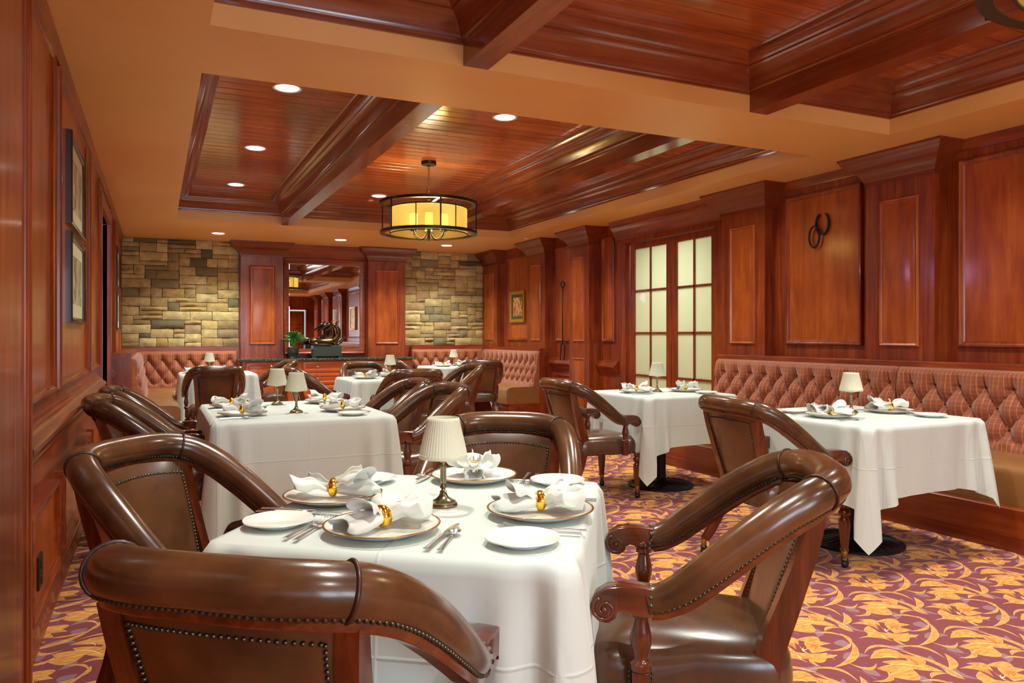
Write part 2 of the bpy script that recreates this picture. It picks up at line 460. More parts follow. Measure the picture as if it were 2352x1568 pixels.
# ------------------------------------------------------------------ the room
XL, XR, YB, YR, ZC, ZP = -.44, 5.23, 11.95, -4.1, 2.62, 2.93
fl = MB().box((XL-.3, YR-.3, -.08), (XR+2.2, YB+.3, 0)).build('floor', M['carpet']); tag(fl, 'burgundy carpet with gold lilies and mauve leaves', kind='structure')

BX0, BX1 = .22, 4.62
BAYS_X = [(.22, 1.44), (1.58, 3.36), (3.50, 4.62)]
REC = [(4.30, 9.82), (-1.90, 3.62)]
m = MB()
H = 2.985
m.box((XL-.2, YR-.2, ZC), (BX0, YB+.2, H)); m.box((BX1, YR-.2, ZC), (XR+.3, YB+.2, H))
m.box((BX0, REC[0][1], ZC), (BX1, YB+.2, H)); m.box((BX0, REC[1][1], ZC), (BX1, REC[0][0], H)); m.box((BX0, YR-.2, ZC), (BX1, REC[1][0], H))
m.box((XL-.2, YR-.2, H), (XR+2.2, YB+.2, H+.1))
ceil = m.build('ceiling', M['paint']); tag(ceil, 'tan painted ceiling with two timbered recesses', kind='structure')
# crown in each bay, beams, planks
CROWN = [(0, .105), (.014, .105), (.014, .12), (.022, .128), (.022, .136), (.028, .15), (.036, .172), (.05, .20), (.07, .222), (.088, .232), (.098, .236), (.098, .246), (.112, .252), (.128, .266), (.142, .286), (.150, .305), (.165, .312)]
for (ya, yb) in REC:
    for (xa, xb) in ((1.44, 1.58), (3.36, 3.50)):
        MB().box((xa, ya, ZC), (xb, yb, ZP+.04)).build('beam', M['ceil_wood_y'], ceil)
    for (xa, xb) in BAYS_X:
        # the two long and two short runs of the crown moulding (mitred)
        for side in range(4):
            mm_ = MB(); b = []
            for o_, h_ in CROWN:
                c4 = [(xa+o_, ya+o_, ZC+h_), (xb-o_, ya+o_, ZC+h_), (xb-o_, yb-o_, ZC+h_), (xa+o_, yb-o_, ZC+h_)]
                b.append((c4[side], c4[(side+1) % 4]))
            for p, q in b: mm_.v += [p, q]
            mm_.f = [(2*i, 2*i+1, 2*i+3, 2*i+2) for i in range(len(b)-1)]
            mm_.build('crown_moulding', M['ceil_wood_x'] if side in (0, 2) else M['ceil_wood_y'], ceil, smooth=38)
        MB().box((xa+.1, ya+.1, ZP+.03), (xb-.1, yb-.1, ZP+.045)).build('groove_shade_backing', M['frame_dark'], ceil)  # dark sheet above the planks, stands in for shade in their grooves
        k = 0; y = ya+.15; pw = .1325
        while y < yb-.15:
            dz = rnd.uniform(0, .0015)
            p = MB(); e = .007; z = ZP+dz
            y2 = min(y+pw-.0035, yb-.14)
            p.v = [(xa+.14, y, z+.010), (xb-.14, y, z+.010), (xb-.14, y+e, z), (xa+.14, y+e, z), (xb-.14, y2-e, z), (xa+.14, y2-e, z), (xb-.14, y2, z+.010), (xa+.14, y2, z+.010),
                   (xa+.14, y, z+.03), (xb-.14, y, z+.03), (xb-.14, y2, z+.03), (xa+.14, y2, z+.03)]
            p.f = [(0, 1, 2, 3), (3, 2, 4, 5), (5, 4, 6, 7), (8, 9, 10, 11), (0, 1, 9, 8), (7, 6, 10, 11), (0, 3, 5, 7, 11, 8), (1, 2, 4, 6, 10, 9)]
            p.build('plank', M['plank'], ceil, fix=False)
            y += pw

# generic wall surface mapping: mp(u, v, h) u along wall, v up, h out of the wall
mpL = lambda x: (lambda u, v, h: (x+h, u, v))
mpR = lambda x: (lambda u, v, h: (x-h, u, v))
mpB = lambda y: (lambda u, v, h: (u, y-h, v))
mpF = lambda y: (lambda u, v, h: (u, y+h, v))
BOLECTION = [(0, 0), (0, .018), (.006, .026), (.016, .028), (.024, .020), (.030, .017), (.036, .010), (.044, .004), (.046, .0005)]
SUNK = [(0, .001), (.003, .010), (.010, .013), (.018, .008), (.022, -.001), (.030, -.004), (.034, -.004)]
def panel(mp, u0, u1, v0, v1, parent, mat='panel_z', prof=BOLECTION, frame=True, fieldh=.004, mmat='wood_z'):
    f = MB(); w = prof[-1][0]
    f.ring(mp, u0+w-.004, u1-w+.004, v0+w-.004, v1-w+.004, [(0, -.004), (0, fieldh-.002), (.002, fieldh)])
    o = f.build('panel', M[mat], parent)
    g = MB().ring(mp, u0, u1, v0, v1, prof, fill=False)
    g.build('panel_moulding', M[mmat], o, smooth=40)
    return o
def profile_rail(mp, u0, u1, prof, parent, name='moulding', mat='wood_y', cap=True):
    m = MB()
    for h, v in prof: m.v.append(mp(u0, v, h))
    for h, v in prof: m.v.append(mp(u1, v, h))
    k = len(prof)
    m.f = [(i, i+1, k+i+1, k+i) for i in range(k-1)]
    if cap: m.f += [tuple(range(k)), tuple(range(2*k-1, k-1, -1))]
    return m.build(name, M[mat], parent, smooth=40)
RAIL = [(0, .735), (.012, .735), (.014, .75), (.028, .758), (.03, .768), (.022, .776), (.022, .785), (.034, .80), (.055, .808), (.066, .822), (.068, .838), (.060, .85), (.045, .858), (.03, .872), (.026, .885), (.014, .892), (.012, .905), (0, .91)]
BASE = [(0, 0), (.022, 0), (.022, .10), (.020, .105), (.016, .118), (.016, .128), (.010, .14), (0, .15)]
BASE2 = [(0, 0), (.026, 0), (.026, .02), (.018, .03), (.018, .085), (.022, .09), (.022, .1), (.012, .112), (.010, .13), (0, .138)]

# left wall ------------------------------------------------------
wl = MB()
DY0, DY1, DH = 7.2, 8.45, 2.33
wl.box((XL-.16, YR-.2, 0), (XL, DY0, ZC)); wl.box((XL-.16, DY1, 0), (XL, YB+.1, ZC)); wl.box((XL-.16, DY0, DH), (XL, DY1, ZC))
wl.box((XL-.9, DY0-.3, 0), (XL-.85, DY1+.3, ZC))   # the passage wall beyond the doorway
wall_l = wl.build('wall_left', M['wood_z']); tag(wall_l, 'left wall of mahogany panels above a chair rail', kind='structure')
mp = mpL(XL)
LP = [(3.17, 4.02), (4.21, 5.86), (6.04, 6.95), (8.75, 9.42), (9.62, 11.15), (1.0, 2.2), (-.6, .8), (-2.2, -.8), (-3.8, -2.4)]
for a, b in LP:
    panel(mp, a, b, .97, 2.53, wall_l)
    if b < 8.6: panel(mp, a, b, .17, .57, wall_l, prof=[(0, 0), (0, .03), (.004, .04), (.014, .044), (.022, .036), (.03, .034), (.04, .024), (.05, .02)], fieldh=.02, mmat='wood_y')
for a, b in ((YR, 2.15), (2.98, DY0-.12), (DY1+.12, 8.66)):
    profile_rail(mp, a, b, RAIL, wall_l, 'chair_rail')
for a, b in ((YR, 2.42), (2.98, DY0-.12), (DY1+.12, 8.66)):
    o = profile_rail(mp, a, b, BASE2, None, 'baseboard_left', 'wood_y'); tag(o, 'mahogany baseboard of the left wall', kind='structure')
profile_rail(mp, YR, YB, [(0, 2.56), (.012, 2.56), (.014, 2.575), (.024, 2.59), (.03, 2.62), (0, 2.62)], wall_l, 'cornice')
# near casing / pilaster at the left edge of the picture
pl = MB().box((XL, 2.42, 0), (XL+.05, 2.98, ZC)).build('pilaster', M['wood_z'], wall_l)
q = MB()
for yy, r in ((2.965, .014), (2.93, .007), (2.905, .009)):
    q.tube([(XL+.05, yy, 0), (XL+.05, yy, ZC)], r, 10)
q.build('reeded_edge', M['wood_z'], pl, smooth=40)
# doorway in left wall
d1 = MB()
for y in (DY0-.11, DY1):
    d1.box((XL-.16, y, 0), (XL+.034, y+.11, DH-.001), .003)
d1.box((XL-.16, DY0-.11, DH), (XL+.035, DY1+.11, DH+.10), .004)
d1 = d1.build('door_1', M['wood_z']); tag(d1, 'mahogany casing of the open doorway in the left wall', kind='structure')
lf = MB().box((XL-.75, DY1-.06, .01), (XL-.10, DY1-.015, DH-.02)).build('door_leaf', M['wood_z'], d1)
light('passage_light', 'POINT', (XL-.5, 7.7, 2.2), 14, (.55, .45, 1), .12)

# back wall -------------------------------------------------------
wb = MB().box((XL-.2, YB, 0), (XR+.3, YB+.15, ZC)).build('wall_back', M['mortar']); tag(wb, 'back wall with two areas of tan ledgestone beside a panelled mirror bay', kind='structure')
def stones(x0, x1, z0, z1, seed):
    R = random.Random(seed); cw, ch = .075, .0655
    nx, nz = round((x1-x0)/cw), round((z1-z0)/ch); cw = (x1-x0)/nx; ch = (z1-z0)/nz
    occ = [[0]*nx for _ in range(nz)]
    for j in range(nz):
        for i in range(nx):
            if occ[j][i]: continue
            h = R.choice([1, 1, 2, 2, 2]); w = R.choice([2, 2, 3, 3, 4, 4, 5]) if h < 3 else R.choice([3, 4, 5])
            if h == 1: w = R.choice([2, 3, 4, 5])
            w2 = 0
            while w2 < w and i+w2 < nx and not occ[j][i+w2]: w2 += 1
            if i+w2 < nx and not occ[j][i+w2] and (i+w2+1 >= nx or occ[j][i+w2+1]): w2 += 1
            h = min(h, nz-j)
            while h > 1 and any(occ[j+hh][i+ww] for hh in range(h) for ww in range(w2)): h -= 1
            for hh in range(h):
                for ww in range(w2): occ[j+hh][i+ww] = 1
            g = .0034; a0, a1 = x0+i*cw+g, x0+(i+w2)*cw-g; b0, b1 = z0+j*ch+g, z0+(j+h)*ch-g
            dep = R.uniform(.035, .06); mm_ = MB(); nu, nv = max(3, w2), max(2, h+1)
            ph = [R.uniform(0, 6) for _ in range(6)]
            def fn(u, v):
                e = min(u, 1-u, v, 1-v)
                d = dep+(.012*sin(u*5+ph[0])*cos(v*4+ph[1])+R.uniform(-.005, .005)) if e > .001 else dep*.55+R.uniform(-.006, .004)
                jx = R.uniform(-.003, .003) if e < .001 else 0
                return (a0+(a1-a0)*u+jx, YB-d, b0+(b1-b0)*v+jx)
            mm_.quadgrid(fn, nu, nv)
            # sides
            U = nu+1; per = [k for k in range(U)]+[U*jj+nu for jj in range(1, nv+1)]+[U*nv+k for k in range(nu-1, -1, -1)]+[U*jj for jj in range(nv-1, 0, -1)]
            st = len(mm_.v)
            for k in per: x, y, z = mm_.v[k]; mm_.v.append((x, YB+.005, z))
            for k in range(len(per)): mm_.f.append((per[k], per[(k+1) % len(per)], st+(k+1) % len(per), st+k))
            mm_.build('stone', M['stone'], wb, smooth=50)
stones(XL, 1.13, 1.06, ZC, 3)
stones(3.68, 5.13, 1.06, ZC, 11)
MB().box((XL, YB-.03, 0), (1.14, YB+.01, 1.06)).build('lower_panelling', M['wood_x'], wb)
MB().box((3.66, YB-.03, 0), (XR, YB+.01, 1.06)).build('lower_panelling', M['wood_x'], wb)
MB().box((1.13, YB-.05, 0), (3.68, YB+.01, ZC)).build('mirror_bay', M['wood_x'], wb)

CAP = [(.0, 2.405), (.012, 2.405), (.012, 2.43), (.018, 2.435), (.024, 2.455), (.036, 2.48), (.056, 2.505), (.082, 2.525), (.104, 2.54), (.110, 2.548), (.122, 2.56), (.136, 2.578), (.146, 2.60), (.152, 2.605), (.152, 2.621)]
def loft(x0, x1, y0, y1, lv, openside=None):
    m = MB()
    for o_, z in lv:
        a0, a1, b0, b1 = x0-o_, x1+o_, y0-o_, y1+o_
        if openside == 'R': a1 = x1
        if openside == 'B': b1 = y1
        if openside == 'L': a0 = x0
        m.v += [(a0, b0, z), (a1, b0, z), (a1, b1, z), (a0, b1, z)]
    for i in range(len(lv)-1):
        for k in range(4):
            a = i*4+k; c = i*4+(k+1) % 4; m.f.append((a, c, c+4, a+4))
    m.f += [(0, 1, 2, 3), tuple(range(len(lv)*4-4, len(lv)*4))]
    return m
def pilaster_back(x0, x1, yf, lower=False):
    p = MB().box((x0, yf, 0), (x1, YB, ZC)).build('pilaster', M['wood_z'], wb)
    c = (x1-x0)*.19
    g = MB().ring(mpB(yf), x0+c, x1-c, 1.09, 2.27, [(0, 0), (.003, .012), (.010, .018), (.018, .014), (.024, .003), (.032, .002), (.058, .011), (.062, .0115)]); g.build('raised_panel', M['panel_z'], p, smooth=30)
    loft(x0, x1, yf, YB, CAP, 'B').build('capital', M['wood_cap'], p, smooth=40)
pilaster_back(1.14, 1.75, 11.76); pilaster_back(3.06, 3.67, 11.76)
profile_rail(mpB(YB-.05), 1.75, 3.06, [(0, 2.36), (.012, 2.36), (.016, 2.40), (.02, 2.43), (.04, 2.48), (.07, 2.53), (.08, 2.545), (.095, 2.57), (.10, 2.62), (0, 2.62)], wb, 'cornice', 'wood_x')
# mirror
mr = empty('mirror', (2.42, YB-.05, 1.0), label='large wood-framed wall mirror between the two pilasters above the sideboard', cat='mirror')
def at(o, w): return (w[0]-o.location.x, w[1]-o.location.y, w[2]-o.location.z)
mpm = lambda u, v, h: (u-2.42, -h, v-1.0)
MB().ring(mpm, 1.77, 3.04, .93, 2.42, [(0, 0), (0, .03), (.008, .042), (.024, .046), (.034, .036), (.04, .034), (.046, .024), (.064, .020), (.078, .012), (.084, .012), (.09, .006)], fill=False).build('frame', M['wood_x'], mr, smooth=40)
g = MB().ring(mpm, 1.85, 2.96, 1.01, 2.335, [(0, .008), (.012, .0095)]); g.build('glass', M['mirror'], mr)

# right wall ------------------------------------------------------
DR0, DR1, DRH = 5.98, 7.80, 2.40
wr = MB()
wr.box((XR, YR-.2, 0), (XR+.14, DR0, ZC)); wr.box((XR, DR1, 0), (XR+.14, YB+.1, ZC)); wr.box((XR, DR0, DRH), (XR+.14, DR1, ZC))
wall_r = wr.build('wall_right', M['wood_z']); tag(wall_r, 'right wall of mahogany pilasters and tall panels', kind='structure')
mp = mpR(XR)
PIL = [(3.63, 4.205), (5.30, 5.885), (8.36, 8.87), (9.64, 10.2), (11.32, 11.93), (.45, 1.02), (-1.5, -.92), (-3.3, -2.7)]
for i, (a, b) in enumerate(PIL):
    full = 8 < a < 9
    xf = XR-(.13 if i != 2 else .16)
    p = MB().box((xf, a, 0), (XR, b, ZC)).build('pilaster', M['wood_z'], wall_r)
    c = (b-a)*.21; pm = mpR(xf)
    PR = [(0, 0), (.003, .012), (.010, .018), (.018, .014), (.024, .003), (.032, .002), (.058, .011), (.062, .0115)]
    MB().ring(pm, a+c, b-c, 1.145, 2.27, PR).build('raised_panel', M['panel_z'], p, smooth=30)
    if full or i == 3: MB().ring(pm, a+c, b-c, .2, .93, PR).build('raised_panel', M['panel_z'], p, smooth=30)
    loft(xf, XR, a, b, CAP, 'R').build('capital', M['wood_cap'], p, smooth=40)
for a, b in ((4.34, 5.16), (1.35, 3.53), (10.36, 11.16), (8.99, 9.52), (-.75, .3), (-2.55, -1.65)):
    panel(mp, a, b, 1.145, 2.48, wall_r)
panel(mp, 8.99, 9.52, .2, .68, wall_r)
panel(mp, 8.0, 8.28, 1.145, 2.48, wall_r)
for a, b in ((8.87, 9.64), (DR1+.12, 8.36)): profile_rail(mp, a, b, RAIL, wall_r, 'chair_rail')
for a, b in ((8.87, 9.64), (DR1+.12, 8.36)):
    o = profile_rail(mp, a, b, BASE, None, 'baseboard_right', 'wood_y'); tag(o, 'mahogany baseboard of the right wall beside the iron fork', kind='structure')
for a, b in ((YR, -3.3), (-2.7, -1.5), (-.92, .45), (1.02, 3.63), (4.205, 5.30), (8.87, 9.64), (10.2, 11.32)):
    profile_rail(mp, a, b, [(0, 2.54), (.010, 2.54), (.012, 2.56), (.02, 2.58), (.03, 2.62), (0, 2.62)], wall_r, 'cornice')
# french doors
d2 = MB()
for y in (DR0, DR1-.10): d2.box((XR-.049, y, 0), (XR+.139, y+.10, DRH-.061), .003)
d2.box((XR-.05, DR0, DRH-.06), (XR+.139, DR1, DRH+.002), .003)
d2 = d2.build('door_2', M['wood_z']); tag(d2, 'pair of frosted french doors set between two mahogany pilasters', kind='structure')
profile_rail(mp, DR0-.05, DR1+.12, [(0, DRH), (.05, DRH), (.055, DRH+.03), (.07, DRH+.05), (.08, DRH+.09), (.11, DRH+.13), (.13, DRH+.15), (.13, DRH+.18), (.155, ZC), (0, ZC)], d2, 'door_cornice')
def door_leaf(y0, y1):
    x0, x1 = XR-.005, XR+.04; z0, z1 = .01, DRH-.065; st = .085
    gy0, gy1, gz0, gz1 = y0+st, y1-st, .25, z1-.075
    m = MB().box((x0, y0, z0), (x1, y0+st, z1)).box((x0, y1-st, z0), (x1, y1, z1)).box((x0, gy0, z0), (x1, gy1, gz0)).box((x0, gy0, gz1), (x1, gy1, z1))
    ym = (gy0+gy1)/2; m.box((x0+.006, ym-.012, gz0), (x1-.006, ym+.012, gz1))
    rows = 4
    for k in range(1, rows): z = gz0+(gz1-gz0)*k/rows; m.box((x0+.006, gy0, z-.012), (x1-.006, gy1, z+.012))
    lf = m.build('door_leaf', M['wood_z'], d2)
    for k in range(rows):
        za, zb = gz0+(gz1-gz0)*k/rows, gz0+(gz1-gz0)*(k+1)/rows
        for ya, yb in ((gy0, ym), (ym, gy1)):
            MB().box((XR+.014, ya+.001, za+.001), (XR+.02, yb-.001, zb-.001)).build('pane', M['frost'], lf)
door_leaf(6.10, 6.845); door_leaf(6.86, 7.655)
MB().box((XR+.02, 7.66, .0), (XR+.03, 7.69, DRH-.06)).build('door_gap_strip', M['white'], d2)
# lit room behind the doors
wr2 = MB().box((XR+1.9, 5.2, 0), (XR+1.95, 8.6, ZC)).box((XR+.14, 5.15, 0), (XR+1.95, 5.2, ZC)).box((XR+.14, 8.6, 0), (XR+1.95, 8.65, ZC)).box((XR+.14, 5.15, ZC), (XR+1.95, 8.65, ZC+.05))
wr2 = wr2.build('wall_hallway', simple('cream_hall_paint', (222, 220, 200), .8)); tag(wr2, 'cream hallway walls behind the frosted doors', kind='structure')
light('hallway_light', 'AREA', (XR+1.0, 6.8, 2.45), 40, (.93, 1, .98), .9)

# rear wall, seen only in the mirror
wf = MB()
wf.box((XL-.2, YR-.15, 0), (3.95, YR-.02, 1)).box((XL-.2, YR-.15, 2.3), (3.95, YR-.02, ZC)).box((XL-.2, YR-.15, 1), (.1, YR-.02, 2.3)).box((3.1, YR-.15, 1), (3.95, YR-.02, 2.3)).box((1.42, YR-.15, 1), (1.72, YR-.02, 2.3)).box((3.95, YR-.15, 2.15), (XR+.2, YR-.02, ZC)).box((4.95, YR-.15, 0), (XR+.2, YR-.02, 2.15))
wf = wf.build('wall_rear', M['wood_z']); tag(wf, 'rear wall with windows and a panelled door, reflected in the mirror', kind='structure')
for k, (a, b) in enumerate(((.1, 1.42), (1.72, 3.1))):
    w = MB()
    for x in (a, (a+b)/2-.02, b-.04): w.box((x, YR-.12, 1), (x+.04, YR-.04, 2.3))
    for z in (1, 1.63, 2.26): w.box((a, YR-.12, z), (b, YR-.04, z+.04))
    w = w.build('window_%d' % (k+1), M['wood_z']); tag(w, 'daylit rear window', kind='structure')
d3 = MB().box((4.0, YR-.10, .01), (4.90, YR-.05, 2.10)).build('door_3', M['wood_z']); tag(d3, 'panelled rear door outlined by daylight', kind='structure')
for za, zb in ((.25, .95), (1.1, 1.5), (1.62, 1.98)):
    for xa, xb in ((4.08, 4.42), (4.48, 4.82)): MB().ring(mpF(YR-.05), xa, xb, za, zb, BOLECTION).build('panel', M['wood_z'], d3)

# ------------------------------------------------------------------ recessed lights
can0 = None
def make_can():
    t = empty('recessed_light')
    pr = [(.078, .0), (.098, -.004), (.10, 0), (.098, .006), (.078, .006)]
    MB().lathe(pr+[pr[0]], 32, caps=False).build('trim_ring', M['white'], t, smooth=True)
    MB().lathe([(.079, -.004), (.07, -.001), (.062, .0)], 32, caps=False).build('reflector', M['white'], t, smooth=True)
    MB().lathe([(.001, -.0015), (.0785, -.0025)], 32, caps=False).build('lamp', M['terminal'], t)
    return t
can0 = make_can()
cans = []
first = True
spots = []
for (x, names) in ((.82, 'left'), (2.47, 'middle'), (4.06, 'right')):
    for y, yn in ((5.33, 'nearest the middle soffit'), (7.16, 'halfway along'), (8.99, 'furthest back')):
        if x == 2.47 and y == 7.16: continue
        spots.append((x, y, ZP-.002, 'recessed light %s in the %s bay of the far ceiling recess' % (yn, names), CAN_W))
for (x, names) in ((.82, 'left'), (2.47, 'middle'), (4.06, 'right')):
    for y, yn in ((2.69, 'nearest the middle soffit'), (.86, 'halfway along'), (-.97, 'furthest to the rear')):
        if x == 2.47 and y == .86: continue
        spots.append((x, y, ZP-.002, 'recessed light %s in the %s bay of the near ceiling recess' % (yn, names), CAN_W))
for (x, names) in ((.77, 'left'), (2.44, 'middle'), (4.08, 'right')):
    spots.append((x, 10.95, ZC-.004, 'recessed light in the tan soffit at the back wall, %s one' % names, SOFFIT_W*1.5))
    spots.append((x, -3.1, ZC-.004, 'recessed light in the tan soffit at the rear wall, %s one' % names, SOFFIT_W))
for i, (x, y, z, lab, pw) in enumerate(spots):
    if i == 0: c = can0; c.location = (x, y, z)
    else: c = clone(can0, (x, y, z))
    tag(c, lab, 'ceiling light', 'recessed ceiling lights')
for i, (x, y, z, lab, pw) in enumerate(spots):
    light('downlight', 'SPOT', (x, y, z-.012), pw, WARM, .055, spot=radians(128), blend=.85)

def disc_dev(name, x, y, z, lab):
    o = MB().lathe([(.034, 0), (.032, -.006), (.02, -.009), (.001, -.010)], 20).build(name, M['white'], loc=(x, y, z), smooth=40)
    tag(o, lab, 'sprinkler')
disc_dev('sprinkler', 2.46, 9.33, ZP, 'small white sprinkler cap on the planks behind the far chandelier')
disc_dev('sprinkler', 4.84, 9.72, ZC, 'small white sprinkler cap in the soffit near the right wall')

# ------------------------------------------------------------------ chandeliers
def chandelier():
    t = empty('chandelier', label='round bronze drum chandelier with amber fabric shade hanging over the middle table', cat='chandelier', group='drum chandeliers')
    # local z=0 at ring bottom
    def band(z, name):
        R = .475
        m = MB().lathe([(R, z), (R, z+.026), (R-.008, z+.026), (R-.008, z+.004), (R-.045, z+.004), (R-.045, z), (R, z)], 72, caps=False)
        return m.build(name, M['dark_metal'], t, smooth=30)
    band(0, 'ring'); band(.285, 'ring')
    def circ(R, z, r, name, mat='dark_metal'):
        MB().tube([(R*cos(2*pi*k/64), R*sin(2*pi*k/64), z) for k in range(64)], r, 6, closed=True).build(name, M[mat], t, smooth=True)
    circ(.378, .25, .006, 'shade_hoop'); circ(.378, .0, .006, 'shade_hoop')
    MB().lathe([(.376, .0), (.376, .25)], 72, caps=False).build('shade', M['organza'], t, smooth=True)
    for k in range(6):
        a = 2*pi*k/6+.42
        MB().box((-.007, -.004, 0), (.007, .004, .31)).build('upright', M['dark_metal'], t, loc=(.478*cos(a), .478*sin(a), 0), rz=a+pi/2)
        MB().box((-.004, -.003, 0), (.004, .003, .26)).build('shade_rod', M['dark_metal'], t, loc=(.381*cos(a+.5), .381*sin(a+.5), 0), rz=a+.5+pi/2)
    for k in range(3):
        a = 2*pi*k/3+.42
        MB().box((-.0, -.015, 0), (.47, .015, .004)).build('spreader', M['dark_metal'], t, loc=(0, 0, .29), rz=a)
    for k in range(6):
        a = 2*pi*k/6+.2; R = .17
        pts = spl([(.015, 0, .06), (.03, 0, .0), (.07, 0, -.045), (.12, 0, -.04), (.16, 0, .0), (R, 0, .045)], 5)
        arm = MB().tube(pts, .006, 8).build('arm', M['dark_metal'], t, smooth=True, rz=a)
        MB().lathe([(.008, .04), (.036, .046), (.038, .052), (.008, .054)], 20, (R, 0, 0)).build('bobeche', M['dark_metal'], arm, smooth=30)
        MB().lathe([(.036, .054), (.036, .185)], 20, (R, 0, 0), caps=False).build('candle_sleeve', M['sleeve'], arm, smooth=True)
        MB().lathe([(.008, .06), (.022, .10), (.022, .13), (.01, .16), (.001, .165)], 12, (R, 0, 0)).build('bulb', M['bulb'], arm, smooth=True)
    MB().lathe([(.004, -.05), (.016, -.035), (.012, .0), (.02, .03), (.010, .08), (.010, .33), (.018, .34), (.004, .36)], 16).build('stem', M['dark_metal'], t, smooth=30)
    for k in range(13):
        z = .362+k*.0245
        pts = [(.009*cos(2*pi*j/14), 0, z+.017*sin(2*pi*j/14)) for j in range(14)]
        MB().tube(pts, .0028, 6, closed=True).build('chain_link', M['brass'], t, smooth=True, rz=(k % 2)*pi/2)
    MB().lathe([(.075, .715), (.075, .69), (.07, .68), (.02, .678), (.012, .665), (.001, .664)][::-1], 32).build('canopy', M['dark_metal'], t, smooth=30)
    light('chandelier_lamp', 'POINT', (0, 0, .13), CHAND_W, (1, .80, .48), .12, parent=t)
    return t
ch1 = chandelier(); ch1.location = (2.43, 7.02, 2.218)
ch2 = clone(ch1, (2.46, 1.04, 2.218), .3, 'round bronze drum chandelier whose ring edge shows at the top right corner')

# ------------------------------------------------------------------ banquettes
def tufted(m, L, fn, zb=.44, zt=1.0, p=.18, z1=.885, res=.0115, s0=0):
    """fn(s, z, d): point for distance s along, height z, depth d proud of the backing"""
    q = .26; nu = int(L/res); nv = int((zt-zb)/res)
    def f(u, v):
        s = u*L; z = zb+v*(zt-zb)
        a = (s+s0)/p; b = (z-z1)/q
        U, V = a+b, a-b
        low = z1-q/2*2.5
        if z > z1:
            k = abs(sin(pi*a)); w = max(0, 1-(z-z1)/.08)
            h = .066*(w*k**.6+(1-w)*(.90+.10*k))
        else:
            h = .068*(abs(sin(pi*U))*abs(sin(pi*V)))**.5
            if z < low:
                w = min(1, (low-z)/.05); h = h*(1-w)+w*.05
        e = min(s, L-s)
        if e < .06: h *= max(0, 1-(1-e/.06)**2)**.5
        if zt-z < .05: h *= max(0, 1-(1-(zt-z)/.05)**2)**.5
        return fn(s, z, h)
    m.quadgrid(f, nu, nv)
    pts = []
    k = 0; z = z1
    while z > zb+.10 and k < 3:
        off = 0 if k % 2 == 0 else p/2
        s = (-s0) % p + off
        while s < L-.04:
            if s > .04: pts.append(fn(s, z, .004))
            s += p
        z -= q/2; k += 1
    return pts
btn = MB().ball((0, 0, 0), .013, 8, 5, (1, 1, .9)).mesh('button', M['button'], True)
def back_part(parent, L, fn, mat='plaid_y', **k):
    m = MB(); pts = tufted(m, L, fn, **k)
    o = m.build('backrest', M[mat], parent, smooth=True)
    for p_ in pts: child_mesh('button', btn, o, p_)
def end_fill(parent, pts, axis, a0, a1, mat='plaid_y'):
    m = MB(); K = len(pts)
    for a in (a0, a1):
        for h, z in pts: m.v.append((h, a, z) if axis == 'y' else (a, h, z))
    for k in range(K): m.f.append((k, (k+1) % K, K+(k+1) % K, K+k))
    m.f += [tuple(range(K)), tuple(range(K, 2*K))]
    m.build('back_core', M[mat], parent)
def seat_cushion(parent, prof_fn, u0, u1, name='seat', seg=None):
    prof = [(0, .25), (.0, .43), (.012, .46), (.04, .478), (.10, .487), (.3, .49), (.62, .488), (.62, .25)]
    m = MB()
    n_ = max(2, int(abs(u1-u0)/.25))
    for i in range(n_+1):
        u = u0+(u1-u0)*i/n_
        for d, z in prof: m.v.append(prof_fn(u, d, z))
    k = len(prof)
    for i in range(n_):
        for j in range(k): a = i*k+j; b = i*k+(j+1) % k; m.f.append((a, b, b+k, a+k))
    m.f += [tuple(range(k)), tuple(n_*k+j for j in range(k))]
    m.build(name, M['leather_tan'], parent, smooth=40)
XF = 4.45  # seat front of the long right banquette
bq = empty('banquette', (XR, 3.0, 0), label='long plaid button-tufted banquette with tan leather seat along the right wall', cat='banquette')
ox, oy = XR, 3.0
B0, B1 = -.6, 5.86
lean = lambda z: .10*(1.0-z)/.55
for s_a, s_b in ((B0, 1.15), (1.15, 3.86), (3.86, B1)):
    back_part(bq, s_b-s_a-.004, lambda s, z, d, s_a=s_a: (-.19-lean(z)-d, s_a+s-oy, z), s0=(s_a-3.74) % .18)
seat_cushion(bq, lambda u, d, z: (XF+d-ox, u-oy, z), B0, B1)
MB().box((4.53-ox, B0-oy, 0), (XR-.01-ox, B1-oy, .08)).box((4.39-ox, B0-oy, .08), (XR-.01-ox, B1+.005-oy, .25), .006).build('plinth', M['wood_y'], bq)
MB().box((4.40-ox, B0-oy, 0), (4.53-ox, B1-oy, .079)).build('toe_board', M['wood_y'], bq)
MB().box((-.195, B0-oy, .99), (-.005, B1+.02-oy, 1.04), .006).build('top_rail', M['wood_y'], bq)
MB().box((-.185, B0-oy, .25), (-.005, B1-oy, .99)).build('back_frame', M['wood_y'], bq)

